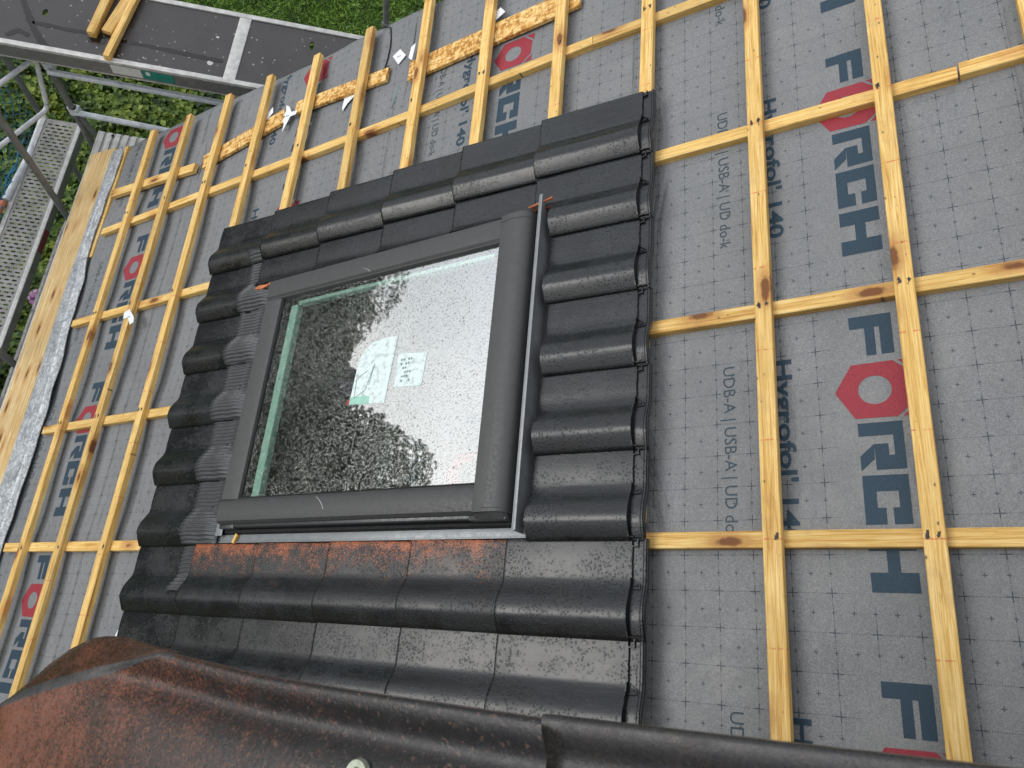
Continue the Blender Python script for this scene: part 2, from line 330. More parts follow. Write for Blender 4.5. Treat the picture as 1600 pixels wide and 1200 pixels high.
def hexagon(v0, u0):
    """red hexagon with a round hole, the two dots cut off its upper corners"""
    out = [(0.231, -.052), (.149, -.006), (.146, .108), (.1905, .140), (.2715, .140), (.316, .108), (.313, -.006)]
    out = [(.231, -.052), (.149, -.006), (.146, .106), (.172, .128), (.172, .128), (.231, .158), (.290, .128), (.316, .106), (.313, -.006)]
    cv, cu, r = .231, .052, .043; N = 36
    poly = [(a, b) for a, b in [(.231, -.052), (.149, -.004), (.147, .104), (.190, .150), (.272, .150), (.315, .104), (.313, -.004)]]
    tri = []
    def hit(t):
        dx, dy = math.cos(t), math.sin(t); best = 9
        for i in range(len(poly)):
            (x1, y1), (x2, y2) = poly[i], poly[(i+1) % len(poly)]; ex, ey = x2-x1, y2-y1; den = dx*ey-dy*ex
            if abs(den) < 1e-9: continue
            s = ((x1-cv)*ey-(y1-cu)*ex)/den; q = ((x1-cv)*dy-(y1-cu)*dx)/den
            if s > 0 and -1e-6 <= q <= 1+1e-6: best = min(best, s)
        return (cv+best*dx, cu+best*dy)
    ang = sorted([2*math.pi*k/N for k in range(N)] + [math.atan2(b-cu, a-cv) % (2*math.pi) for a, b in poly])
    for i in range(len(ang)):
        a, b = ang[i], ang[(i+1) % len(ang)]
        if abs(a-b) < 1e-6: continue
        tri.append([(cv+r*math.cos(a), cu+r*math.sin(a)), hit(a), hit(b), (cv+r*math.cos(b), cu+r*math.sin(b))])
    tri += [[(.147, .116), (.147, .158), (.184, .158)], [(.315, .116), (.278, .158), (.315, .158)]]
    return [[(v0+x, u0+y) for x, y in p] for p in tri]
def text_polys(body, length, cap, bold=0):
    cu = bpy.data.curves.new('t', 'FONT'); cu.body = body; cu.size = 1; cu.offset = bold; cu.resolution_u = 3
    o = bpy.data.objects.new('t', cu); C.objects.link(o); bpy.context.view_layer.update()
    me = o.evaluated_get(bpy.context.evaluated_depsgraph_get()).to_mesh()
    V = np.array([v.co[:2] for v in me.vertices]); F = [list(p.vertices) for p in me.polygons]
    o.to_mesh_clear(); bpy.data.objects.remove(o); bpy.data.curves.remove(cu)
    sx = length/(V[:, 0].max()-V[:, 0].min()); V[:, 0] = (V[:, 0]-V[:, 0].min())*sx; V[:, 1] *= cap/.70
    return [[tuple(V[i]) for i in f] for f in F]
T_HYG = text_polys('Hygrofol\' 140', .566, .046, .026); T_UDB = text_polys('UDB-A | USB-A | UD do-k', .568, .037, .0)
def lettering(name, polys, k, urange, mat, parent, lift):
    bm = bmesh.new()
    for P_ in polys:
        if max(p[1] for p in P_) > urange[1] or min(p[1] for p in P_) < urange[0]: continue
        if max(p[0] for p in P_) < -.80 or min(p[0] for p in P_) > 2.75: continue
        if len({(round(a,5), round(b,5)) for a, b in P_}) < 3: continue
        try: bm.faces.new([bm.verts.new((u, -v, 0)) for v, u in P_])
        except ValueError: pass
    if not bm.faces: bm.free(); return
    bmesh.ops.remove_doubles(bm, verts=bm.verts, dist=1e-5)
    us = [v.co.x for v in bm.verts]; ys = [v.co.y for v in bm.verts]; q = .03
    for i in range(int(min(us)/q)-1, int(max(us)/q)+2):
        bmesh.ops.bisect_plane(bm, geom=bm.verts[:]+bm.edges[:]+bm.faces[:], plane_co=(i*q, 0, 0), plane_no=(1, 0, 0))
    for i in range(int(min(ys)/q)-1, int(max(ys)/q)+2):
        bmesh.ops.bisect_plane(bm, geom=bm.verts[:]+bm.edges[:]+bm.faces[:], plane_co=(0, i*q, 0), plane_no=(0, 1, 0))
    # cut at the verge edge
    bmesh.ops.bisect_plane(bm, geom=bm.verts[:]+bm.edges[:]+bm.faces[:], plane_co=(0, .775, 0), plane_no=(0, 1, 0), clear_outer=True)
    for v in bm.verts: v.co.z = sheet_z(v.co.x, -v.co.y, k) + lift
    me = bpy.data.meshes.new(name); bm.normal_update()
    for f in bm.faces:
        if f.normal.z < 0: f.normal_flip()
    bm.to_mesh(me); bm.free(); link(name, me, mat, parent)
names = ['the eave under the zinc strip', 'the lower slope left of the tiles', 'the slope above the tiled field', 'the slope right of the tiled field', 'the upper slope at the top right corner']
for k, (u0, u1, U0, V0) in enumerate(SH):
    nu = int((u1-u0)/.022); vv = np.arange(-.80, 3.9, .026); bm = bmesh.new(); grid = []
    for i in range(nu+1):
        u = u0+(u1-u0)*i/nu; row = []
        for j, v in enumerate(vv):
            uu = u + (.006*nz(v*2.1, k*3.3) if i == 0 else 0)
            v2 = v + (-.0+.018*nz(u*1.9, 4.4)+.006*nz(u*9, 2) if j == 0 else 0)
            row.append(bm.verts.new((uu, -v2, sheet_z(uu, v2, k) + (.0015 if i == 0 and k else 0))))
        grid.append(row)
    for i in range(nu):
        for j in range(len(vv)-1):
            u = u0+(u1-u0)*(i+.5)/nu; v = vv[j]+.013
            if WU0 < u < WU1 and WV0 < v < WV1: continue
            bm.faces.new((grid[i][j], grid[i+1][j], grid[i+1][j+1], grid[i][j+1]))
    o = bm_obj('underlay_membrane', bm, membrane_mat('underlay_%d' % k, U0, V0), mat=ROOF, smooth=True, up=True)
    sm = o.modifiers.new('thickness', 'SOLIDIFY'); sm.thickness = .0009; sm.offset = -1
    tag(o, 'grey printed roofing underlay sheet along ' + names[k], 'underlay', 'underlay sheets lapped up the slope')
    reps = [n for n in range(-2, 4)]
    big = [[(V0+n+x, U0+y) for x, y in p] for n in reps for p in FW]; red = [q for n in reps for q in hexagon(V0+n, U0)]
    hyg = [[(V0+n+.104+x, U0-.214+y) for x, y in p] for n in reps for p in T_HYG]; udb = [[(V0+n+.104+x, U0-.374+y) for x, y in p] for n in reps for p in T_UDB]
    R_ = (u0+.03, min(u1, (SH[k+1][0] if k < 4 else 9))-.004)
    for n in reps:
        lettering('printed_word', [[(V0+n+x, U0+y) for x, y in p] for p in FW], k, R_, INK, o, .0009); lettering('printed_hexagon', hexagon(V0+n, U0), k, R_, REDINK, o, .0009)
        lettering('printed_word', [[(V0+n+.104+x, U0-.214+y) for x, y in p] for p in T_HYG], k, R_, INK, o, .0009); lettering('printed_word', [[(V0+n+.104+x, U0-.374+y) for x, y in p] for p in T_UDB], k, R_, INK2, o, .0009)

# ---------------------------------------------------------------- battens
def batten(name, a, b, h, wd, th, mat, label, group, cat='batten', seed=0, bow=.0015):
    (u0, v0), (u1, v1) = a, b; L = math.hypot(u1-u0, v1-v0); ang = math.atan2(-(v1-v0), u1-u0)
    bm = bmesh.new(); n = max(2, int(L/.06)); c = .0022; ph = seed*3.7
    prof = [(-wd/2, 0), (wd/2, 0), (wd/2, th-c), (wd/2-c, th), (-wd/2+c, th), (-wd/2, th-c)]; rings = []
    for i in range(n+1):
        x = L*i/n; dy = bow*2*nz(x*.9, ph); dz = max(0, bow*nz(x*1.3, ph+5)); wv = 1+.03*nz(x*4, ph+9)
        chip = .0016*max(0, nz(x*13, ph+2))
        rings.append([bm.verts.new((x, y*wv+dy - (chip if k == 2 else 0), z+dz+.0003)) for k, (y, z) in enumerate(prof)])
    for A, B in zip(rings, rings[1:]):
        for k in range(6): bm.faces.new((A[k], A[(k+1) % 6], B[(k+1) % 6], B[k]))
    bm.faces.new(rings[0][::-1]); bm.faces.new(rings[-1])
    M_ = ROOF @ Matrix.Translation((u0, -v0, h)) @ Matrix.Rotation(ang, 4, 'Z')
    return tag(bm_obj(name, bm, mat, mat=M_, auto=35), label, cat, group)
CBT, CBW, TBT, TBW = .030, .048, .030, .051
G1, G2 = 'counter battens running up the slope', 'tiling battens nailed across the counter battens'
rows = [('topmost', CBV[0]), ('second', CBV[1]), ('third', CBV[2]), ('lowest', CBV[3])]
segs = {0: [((-3.88, -.035), (-1.235, -.035), 'left of the nail joint near the verge'), ((-1.232, -.037), (-.292, -.055), 'between the two joints above the tiled field'), ((-.289, -.055), (2.2, -.02), 'starting at the split joint')],
        1: [((-3.87, .645), (-1.9, .655), 'from the zinc strip to under the left tile edge'), ((-.36, .642), (.964, .648), 'right of the tiles up to the open butt joint'), ((.970, .640), (2.3, .640), 'right of the open butt joint')],
        2: [((-3.80, 1.362), (-1.95, 1.366), 'from the zinc strip to under the left tile edge'), ((-.33, 1.347), (2.3, 1.347), 'right of the tiles crossing both long tiling battens')],
        3: [((-3.80, 2.05), (-1.95, 2.05), 'from the zinc strip to under the left tile edge'), ((-.33, 2.060), (2.3, 2.066), 'right of the tiles, nearest the camera')]}
q = 0
for r, ls in segs.items():
    for a, b, wh in ls:
        q += 1; batten('counter_batten', a, b, .002, CBW, CBT, WOOD2, '%s counter batten, piece %s' % (rows[r][0], wh), G1, seed=q)
TB = [  # ((u,v) top end, (u,v) bottom end, label)
 ((-3.575, -.742), (-3.555, 3.0), 'tiling batten nearest the zinc strip at the eave'),
 ((-3.187, -.728), (-3.205, 3.0), 'second tiling batten from the eave, white label stuck on it'),
 ((-2.806, -.742), (-2.800, 3.0), 'third tiling batten from the eave, just left of the scalloped tile edge'),
 ((-2.432, -.738), (-2.400, 3.0), 'fourth tiling batten from the eave, running under the left tile edge'),
 ((-2.040, -.728), (-2.000, 2.9), 'fifth tiling batten from the eave, beside the torn white label'),
 ((-1.648, -.742), (-1.61, .84), 'sixth tiling batten from the eave, ending at the verge beside the cable'),
 ((-1.252, -1.0), (-1.215, .84), 'seventh tiling batten from the eave, left of the green outline on the underlay'),
 ((-.850, -.98), (-.826, .84), 'eighth tiling batten from the eave, crossing the widest chipboard strip'),
 ((-.452, -.86), (-.431, .84), 'ninth tiling batten from the eave, crossing the right end of the chipboard strip'),
 ((-.036, -.80), (-.034, 3.0), 'tiling batten dipping under the upper right corner of the tiles'),
 ((.3685, -.80), (.3655, 3.0), 'long tiling batten next right of the tiled field'),
 ((.768, -.80), (.7465, 3.0), 'long tiling batten between the big lettering and the right edge'),
 ((1.160, -.80), (1.168, 3.0), 'tiling batten just cutting the top right corner of the picture')]
for i, (a, b, lab) in enumerate(TB):
    batten('tiling_batten', a, b, .0335, TBW, TBT, WOOD, 'pine ' + lab, G2, seed=30+i, bow=.002)
NAIL = flat('nail_steel', (.05, .045, .04), .5)
for o in [x for x in C.objects if x.name.startswith('tiling_batten')]:
    i = [x for x in C.objects if x.name.startswith('tiling_batten')].index(o); (ua, va), (ub, vb), _ = TB[i]; L = math.hypot(ub-ua, vb-va)
    for cv in CBV:
        if not va+.05 < cv < vb-.05: continue
        for s_ in ((-1, 1) if random.random() < .5 else (random.choice((-1, 1)),)):
            bm = bmesh.new(); bmesh.ops.create_cone(bm, cap_ends=True, segments=10, radius1=.0034, radius2=.003, depth=.0014)
            for v in bm.verts: v.co += Vector((cv-va+random.uniform(-.012, .012), s_*.012+random.uniform(-.004, .004), TBT+.0022))
            bm_obj('nail_head', bm, NAIL, parent=o)
G3 = 'chipboard strips along the verge'
batten('chipboard_strip', (-1.338, -.340), (-.372, -.366), .006, .125, .018, OSB, 'widest chipboard strip, the rightmost of three under the battens near the verge', G3, 'wood strip', 61)
batten('chipboard_strip', (-2.172, -.428), (-1.488, -.388), .006, .088, .018, OSB, 'middle chipboard strip beside the torn white label', G3, 'wood strip', 62)
batten('chipboard_strip', (-2.945, -.300), (-2.262, -.404), .006, .105, .018, OSB, 'leftmost chipboard strip with a jagged right end', G3, 'wood strip', 63)
batten('short_batten', (-3.92, -.352), (-3.012, -.280), .004, .062, .028, WOOD2, 'short pine offcut batten between the zinc strip and the leftmost chipboard strip', None, 'batten', 64)

# ---------------------------------------------------------------- roof tiles
TP, GAUGE, TL = .2833, .392, .474
def t_prof(v):
    if v < .130: return .0022*math.sin(math.pi*v/.130)
    if v < .200: return .0360*sstep(.118, .206, v)
    if v < .232: return .0357+.0028*math.sin(math.pi*(v-.200)/.050)
    return .0383-.0285*((v-.232)/.0605)**1.25
def t_slope(u): return .026*(-u)/TL
def make_tile(name, uclip=None, vclip=None, rect=None):
    """tile in local coords: x = u (0 head .. -TL tail), y = -v. rect: list of (u0,u1,v0,v1) boxes kept (cut tiles)"""
    def body():
        bm = bmesh.new()
        us = [0, -.004, -.018, -.0425, -.0455, -.050] + list(np.linspace(-.075, -TL+.012, 14)) + [-TL+.005, -TL+.0015, -TL]
        vs_ = [0, .003] + list(np.linspace(.012, .130, 8)) + list(np.linspace(.140, .182, 6)) + list(np.linspace(.190, .242, 7)) + list(np.linspace(.250, .2905, 5)) + [.2925]
        top, bot = [], []
        for i, u in enumerate(us):
            fl = 1 if i <= 3 else 0; tr, br = [], []
            for j, v in enumerate(vs_):
                p = t_prof(v)
                if fl: p = .62*p - .0085
                
                if i == 0: p -= .002
                if i >= len(us)-2: p -= .0015*(i-len(us)+3)**2
                if j == 0: p -= .0012
                if j == len(vs_)-1: p -= .002
                ww = .0016*math.sin(9*u)*math.sin(7*v)
                z = p + t_slope(u) + ww
                th = .0125 if v < .24 else .0125*(1-(v-.24)/.0525)+.0032
                tr.append(bm.verts.new((u, -v, z))); br.append(bm.verts.new((u, -v, z-th)))
            top.append(tr); bot.append(br)
        n, k = len(us), len(vs_)
        for i in range(n-1):
            for j in range(k-1):
                bm.faces.new((top[i][j], top[i+1][j], top[i+1][j+1], top[i][j+1])); bm.faces.new((bot[i][j], bot[i][j+1], bot[i+1][j+1], bot[i+1][j]))
        for i in range(n-1):
            bm.faces.new((top[i][0], bot[i][0], bot[i+1][0], top[i+1][0])); bm.faces.new((top[i][-1], top[i+1][-1], bot[i+1][-1], bot[i][-1]))
        for j in range(k-1):
            bm.faces.new((top[0][j], top[0][j+1], bot[0][j+1], bot[0][j])); bm.faces.new((top[-1][j], bot[-1][j], bot[-1][j+1], top[-1][j+1]))
        return bm
    def ribs(bm):
        def zf(u, v): return .62*t_prof(v)-.0085+t_slope(u)
        def strip(pts, wd, hh):
            for (a, b), (c_, d) in zip(pts, pts[1:]):
                L = math.hypot(c_-a, d-b); nx, ny = -(d-b)/L*wd/2, (c_-a)/L*wd/2; ex, ey = (c_-a)/L*wd*.45, (d-b)/L*wd*.45
                q = [(a-ex+nx, b-ey+ny), (a-ex-nx, b-ey-ny), (c_+ex-nx, d+ey-ny), (c_+ex+nx, d+ey+ny)]
                lo = [bm.verts.new((u, -v, zf(u, v)-.001)) for u, v in q]
                s = .72; mu, mv = (a+c_)/2, (b+d)/2
                hi = [bm.verts.new((a_ := u-(nx*(1-s) if i in (0, 3) else -nx*(1-s)), -(v-(ny*(1-s) if i in (0, 3) else -ny*(1-s))), zf(u, v)+hh)) for i, (u, v) in enumerate(q)]
                bm.faces.new(hi)
                for i in range(4): bm.faces.new((lo[i], lo[(i+1) % 4], hi[(i+1) % 4], hi[i]))
        rim = [(-.0055, v) for v in np.linspace(.004, .286, 16)]; strip(rim, .006, .0065)
        strip([(-.0125-.0, v) for v in np.linspace(.010, .280, 12)], .0022, .003)
        strip([(-.0285, .004), (-.0285, .022), (-.0455, .024), (-.0455, .064)], .0048, .0085)
        strip([(-.0455, .076), (-.0455, .112)], .0048, .0085)
        strip([(-.0455, .118), (-.0462, .140), (-.0492, .16), (-.0512, .19), (-.0515, .235), (-.0495, .262), (-.046, .280)], .0048, .017)
        strip([(-.0420, .118), (-.0200, .134), (-.0175, .146), (-.0400, .148)], .0028, .0045)
        strip([(-.0335, .136), (-.0300, .1365)], .006, .0042)
        strip([(-.050, .2815), (-.030, .2815), (-.006, .2815)], .0055, .0095)
        return bm
    if rect is None:
        bm = ribs(body())
        bmesh.ops.recalc_face_normals(bm, faces=bm.faces)
    else:
        bm = bmesh.new()
        for (u0, u1, v0, v1) in rect:
            b = body()
            if u1 > -.06: ribs(b)
            for co, no in (((u0, 0, 0), (-1, 0, 0)), ((u1, 0, 0), (1, 0, 0)), ((0, -v0, 0), (0, 1, 0)), ((0, -v1, 0), (0, -1, 0))):
                res = bmesh.ops.bisect_plane(b, geom=b.verts[:]+b.edges[:]+b.faces[:], plane_co=co, plane_no=no, clear_outer=True)
                ed = [e for e in res['geom_cut'] if isinstance(e, bmesh.types.BMEdge)]
                if ed:
                    f = bmesh.ops.holes_fill(b, edges=ed, sides=0)['faces']
                    for x in f: x.material_index = 1
            me_ = bpy.data.meshes.new('x'); b.to_mesh(me_); b.free(); bm.from_mesh(me_); bpy.data.meshes.remove(me_)
        bmesh.ops.recalc_face_normals(bm, faces=bm.faces)
    me = bpy.data.meshes.new(name); bm.to_mesh(me); bm.free()
    me.polygons.foreach_set('use_smooth', [True]*len(me.polygons)); me.set_sharp_from_angle(angle=math.radians(38))
    return me
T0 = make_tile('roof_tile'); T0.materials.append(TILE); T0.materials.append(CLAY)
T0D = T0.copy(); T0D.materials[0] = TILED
HB = .0775
C0 = .645-TP                     # V where column 0 starts
CUTV, CUTU = .806, -.381
rown = ['right-hand row', 'second row from the right', 'third row from the right', 'fourth row from the right', 'fifth row from the right', 'left-hand row at the scalloped edge']
coln = ['topmost', 'second from the top', 'third from the top', 'fourth from the top', 'fifth from the top', 'sixth from the top', 'seventh from the top', 'eighth from the top']
for r in range(6):
    for k in range(8):
        hu = .008-GAUGE*r; v0 = C0+TP*k; me = T0; cut = False
        if 2 <= k <= 5 and 1 <= r <= 4: continue
        rect = None
        if k == 1 and 1 <= r <= 4: rect = [(-1, 1, -1, CUTV-v0)]
        if k == 1 and r == 0: rect = [(-1, 1, -1, CUTV-v0), (CUTU-hu, 1, CUTV-v0, 1)]
        if 2 <= k <= 5 and r == 0: rect = [(CUTU+.012*(k == 3)-hu, 1, -1, 1)]
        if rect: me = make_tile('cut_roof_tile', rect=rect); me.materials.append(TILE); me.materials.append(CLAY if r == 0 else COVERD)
        elif k == 6 and 1 <= r <= 4: me = T0D
        o = bpy.data.objects.new('roof_tile', me); C.objects.link(o)
        jit = Matrix.Rotation(random.uniform(-.004, .004), 4, 'Z')
        o.matrix_world = ROOF @ Matrix.Translation((hu+random.uniform(-.003, .003), -(v0+random.uniform(-.0015, .0015)), HB + random.uniform(0, .0012))) @ jit
        st = 'black interlocking tile'
        if rect: st = 'sawn ' + st + (' beside the skylight flashing' if r == 0 else ' along the upper side of the skylight')
        if me is T0D: st += ' dusted with orange saw dust'
        if r == 0 and not rect: st += ' with its ribbed head open'
        tag(o, '%s, %s in the %s' % (st, coln[k], rown[r]), 'roof tile', 'interlocking black tiles laid around the skylight')
# embossed lettering on the head of the lowest right tile
bmt = bmesh.new()
for P_ in text_polys('Aktima-Allg\u00e4u o', .075, .0052, .01):
    try: bmt.faces.new([bmt.verts.new((-.0235+y, -(.070+x), .0038)) for x, y in P_])
    except ValueError: pass
for v in bmt.verts: v.co.z = .62*t_prof(-v.co.y)-.0085+t_slope(v.co.x)+.0006
host = [o for o in C.objects if o.name.startswith('roof_tile') and o.get('label', '').endswith('eighth from the top in the right-hand row')]
if host:
    bmesh.ops.remove_doubles(bmt, verts=bmt.verts, dist=1e-6); o = bm_obj('embossed_lettering', bmt, RUBBER, parent=host[0])

# ---------------------------------------------------------------- skylight
def RB(bm, u0, u1, v0, v1, h0, h1, bev=0, mi=0): add_box(bm, u0, u1, -v1, -v0, h0, h1, bev, mi)
win = empty('skylight', ROOF @ Matrix.Translation((-1.15, -1.42, .06)))
def wpart(name, bm, mats, parent=win, auto=30, **kw):
    for v in bm.verts: v.co -= Vector((-1.15, -1.42, .06))
    return bm_obj(name, bm, mats, parent=parent, auto=auto, **kw)
tag(win, 'dark grey framed skylight with wet glass set into the tiled field', 'skylight')
# frame body (black, under the covers)
bm = bmesh.new()
RB(bm, -1.875, -1.785, .845, 2.005, .03, .128, .003); RB(bm, -.60, -.452, .845, 2.005, .03, .135, .003)
RB(bm, -1.785, -.60, .850, .925, .03, .132, .003); RB(bm, -1.785, -.60, 1.925, 2.000, .03, .132, .003)
wpart('frame', bm, COVERD)
bm = bmesh.new(); RB(bm, -1.868, -.44, 2.006, 2.018, .072, .100, .002); RB(bm, -1.880, -.44, 2.0005, 2.022, .080, .086, .002); wpart('gasket', bm, RUBBER)
def cover_strip(prof, a, b, axis):
    """profile in (t, h) extruded along u ('u': t = v) or along v ('v': t = u)"""
    bm = bmesh.new(); R0, R1 = [], []
    for t, h in prof:
        if axis == 'u': R0.append(bm.verts.new((a, -t, h))); R1.append(bm.verts.new((b, -t, h)))
        else: R0.append(bm.verts.new((t, -a, h))); R1.append(bm.verts.new((t, -b, h)))
    n = len(prof)
    for i in range(n): bm.faces.new((R0[i], R0[(i+1) % n], R1[(i+1) % n], R1[i]))
    bm.faces.new(R0[::-1]); bm.faces.new(R1); return bm
# long covers along the slope
wpart('side_cover', cover_strip([(.836, .13), (.836, .150), (.840, .157), (.862, .160), (.925, .158), (.934, .151), (.938, .153), (.942, .153), (.946, .146), (.946, .138), (.850, .136)], -1.866, -.568, 'u'), COVER)
wpart('side_cover', cover_strip([(1.886, .138), (1.886, .146), (1.890, .151), (1.905, .158), (1.955, .160), (1.978, .155), (1.988, .142), (1.990, .122), (1.980, .122), (1.900, .136)], -1.866, -.568, 'u'), COVER)
wpart('lower_cover', cover_strip([(-1.872, .13), (-1.872, .148), (-1.866, .1535), (-1.800, .154), (-1.768, .150), (-1.764, .142), (-1.764, .137), (-1.86, .13)], .944, 1.888, 'v'), COVER)
prof = [(-.572, .12), (-.572, .160), (-.568, .166), (-.52, .172), (-.480, .170), (-.462, .163), (-.447, .150), (-.439, .132), (-.436, .105), (-.442, .105), (-.452, .12)]
tc = wpart('upper_cover', cover_strip(prof, .852, 1.985, 'v'), COVER)
bm = cover_strip([(t, h+.0015) for t, h in prof], .836, .862, 'v'); wpart('end_cap', bm, COVER, parent=None).parent = tc
pr2 = [(-.572, .12), (-.572, .1615), (-.52, .1735), (-.480, .1715), (-.462, .1645), (-.447, .151), (-.436, .106), (-.452, .12)]
bm = bmesh.new(); R0, R1 = [], []
for t, h in pr2:
    R0.append(bm.verts.new((t, -1.972, h))); R1.append(bm.verts.new((min(t, -.448) if t > -.5 else t, -2.004, max(.105, h-.030))))
for i in range(len(pr2)): bm.faces.new((R0[i], R0[(i+1) % len(pr2)], R1[(i+1) % len(pr2)], R1[i]))
bm.faces.new(R0[::-1]); bm.faces.new(R1); wpart('end_cap', bm, COVER, parent=None).parent = tc
bm = bmesh.new(); RB(bm, -.5715, -.560, .98, 1.884, .1385, .1445); RB(bm, -1.763, -1.757, .946, 1.886, .1385, .143); RB(bm, -1.757, -.5715, 1.8785, 1.8855, .1385, .143); wpart('seal_strip', bm, RUBBER)
# thin white drip lines across both side covers
def drip(v0, v1, u, h):
    bm = bmesh.new(); pts = [(u+.006*math.sin(7*k)+.010*k, v0+(v1-v0)*k/5) for k in range(6)]
    for (a, b), (c_, d) in zip(pts, pts[1:]):
        vs = [bm.verts.new(p) for p in ((a-.0012, -b, h), (a+.0012, -b, h), (c_+.0012, -d, h), (c_-.0012, -d, h))]; bm.faces.new(vs)
    return bm
wpart('drip_mark', drip(.90, .93, -1.27, .1605), flat('white_drip', (.5, .5, .48)), auto=None); wpart('drip_mark', drip(1.90, 1.95, -1.30, .1612), flat('white_drip2', (.55, .55, .52)), auto=None)
# glass
def glass():
    m_ = bpy.data.materials.new('wet_glass'); m_.use_nodes = True; M = Mat.__new__(Mat); M.m = m_; M.n = m_.node_tree.nodes; M.l = m_.node_tree.links
    M.n.remove(M.n['Principled BSDF']); out = M.n['Material Output']; M.tc = M.n.new('ShaderNodeTexCoord'); M.co = M.tc.outputs['Object']
    wob = M.math('MULTIPLY', M.math('SUBTRACT', M.noise(300, 2), .5), .10)
    def drops(sc, thr, soft, amount):
        d = M.math('ADD', M.vor(sc), wob); r_ = M.math('MULTIPLY', M.xyz(M.vor(sc, out='Color'))[0], thr)
        return M.math('MULTIPLY', M.math('DIVIDE', M.math('SUBTRACT', r_, d), soft, clamp=True), amount)
    dens = M.ramp(M.noise(3.0, 3), [(.35, .45), (.6, 1)])
    small = M.math('MULTIPLY', drops(230, .60, .16, .48), dens); big = M.math('MULTIPLY', M.math('MAXIMUM', drops(74, .28, .08, .62), drops(34, .16, .03, .7)), M.ramp(M.noise(5, 2), [(.35, .5), (.6, 1)]))
    nb = M.bump(M.math('MAXIMUM', small, big), .35, .0012)
    g = M.n.new('ShaderNodeBsdfGlossy'); g.inputs['Roughness'].default_value = .02; g.inputs['Color'].default_value = (.93, .95, .94, 1); M.l.new(nb, g.inputs['Normal'])
    t = M.n.new('ShaderNodeBsdfTransparent'); t.inputs['Color'].default_value = (.78, .88, .82, 1)
    fr = M.n.new('ShaderNodeLayerWeight'); fr.inputs['Blend'].default_value = .5; fac = M.math('MULTIPLY_ADD', fr.outputs['Fresnel'], .28, .17, clamp=True)
    mxs = M.n.new('ShaderNodeMixShader'); M.l.new(fac, mxs.inputs[0]); M.l.new(t.outputs[0], mxs.inputs[1]); M.l.new(g.outputs[0], mxs.inputs[2]); 
    df = M.n.new('ShaderNodeBsdfDiffuse'); df.inputs['Color'].default_value = (.31, .32, .30, 1); dk_ = M.n.new('ShaderNodeBsdfDiffuse'); dk_.inputs['Color'].default_value = (.035, .04, .04, 1)  # flat grey and near-black stand in for sky light mirrored and bent by drops
    m2 = M.n.new('ShaderNodeMixShader'); M.l.new(small, m2.inputs[0]); M.l.new(mxs.outputs[0], m2.inputs[1]); M.l.new(df.outputs[0], m2.inputs[2])
    m3 = M.n.new('ShaderNodeMixShader'); M.l.new(big, m3.inputs[0]); M.l.new(m2.outputs[0], m3.inputs[1]); M.l.new(dk_.outputs[0], m3.inputs[2])
    M.l.new(m3.outputs[0], out.inputs[0]); return m_
bm = bmesh.new(); vs = [bm.verts.new(p) for p in ((-1.768, -.93, .1375), (-.562, -.93, .1375), (-.562, -1.90, .1375), (-1.768, -1.90, .1375))]; bm.faces.new(vs)
gl = wpart('glass_pane', bm, glass(), auto=None)
# etched mark in the lower right corner of the pane
bm = bmesh.new()
for P_ in text_polys('b', .007, .017, .02) : bm.faces.new([bm.verts.new((-.640+x, -(1.852-y), .1382)) for x, y in P_])
for a in range(10):
    t0, t1 = 2*math.pi*a/10, 2*math.pi*(a+1)/10; cx, cy = -.617, -1.842
    bm.faces.new([bm.verts.new((cx+r_*math.cos(t)*.8, cy+r_*math.sin(t), .1382)) for r_, t in ((.003, t0), (.006, t0), (.006, t1), (.003, t1))])
bm.faces.new([bm.verts.new(p) for p in ((-.618, -1.848, .1382), (-.616, -1.848, .1382), (-.617, -1.855, .1382))])
wpart('etched_mark', bm, flat('etched_white', (.7, .72, .74)), parent=None, auto=None).parent = gl
# inner lining, pale edge profile behind the glass, dark shaft
INW = flat('dark_lining', (.09, .09, .08), .6, var=.2); PALE = flat('pale_inner_profile', (.52, .74, .64), .5, var=.06); GREY = flat('inner_grey', (.05, .05, .05), .5)
bm = bmesh.new(); RB(bm, -1.728, -1.684, .975, 1.90, .085, .118, .003); RB(bm, -1.684, -.62, .958, .975, .085, .118, .002); wpart('inner_profile', bm, PALE)
bm = bmesh.new(); RB(bm, -1.79, -1.76, .93, 1.94, -.45, .07); RB(bm, -.53, -.50, .93, 1.94, -.45, .07); RB(bm, -1.76, -.53, .90, .93, -.45, .07); RB(bm, -1.76, -.53, 1.94, 1.97, -.45, .07); RB(bm, -1.76, -.53, .93, 1.94, -.48, -.452)
RB(bm, -1.30, -1.24, .99, 1.90, -.2, -.17)
wpart('shaft_lining', bm, INW)
# paper stickers on the pane
def paper():
    M = Mat('pale_green_paper', .7, .2); n = M.noise(38, 5, .7); x, y = M.xyz()[0], M.xyz()[1]
    c = M.ramp(n, [(.36, (.40, .47, .45)), (.50, (.66, .75, .72)), (.8, (.72, .80, .78))]); M.col(c); return M.m
PAPER = paper(); INKG = flat('grey_print_lines', (.12, .22, .19))
bm = bmesh.new(); add_prism(bm, [(-1.235, -1.524), (-1.050, -1.537), (-1.029, -1.254), (-1.09, -1.250), (-1.16, -1.262), (-1.205, -1.300), (-1.222, -1.34)], .1382, .1388)
p1 = wpart('installation_sticker', bm, PAPER, auto=None)
bm = bmesh.new(); add_prism(bm, [(-1.235, -1.524), (-1.13, -1.531), (-1.13, -1.498), (-1.235, -1.492)], .1389, .1391); wpart('green_band', bm, flat('sticker_green', (.30, .55, .43)), parent=None, auto=None).parent = p1
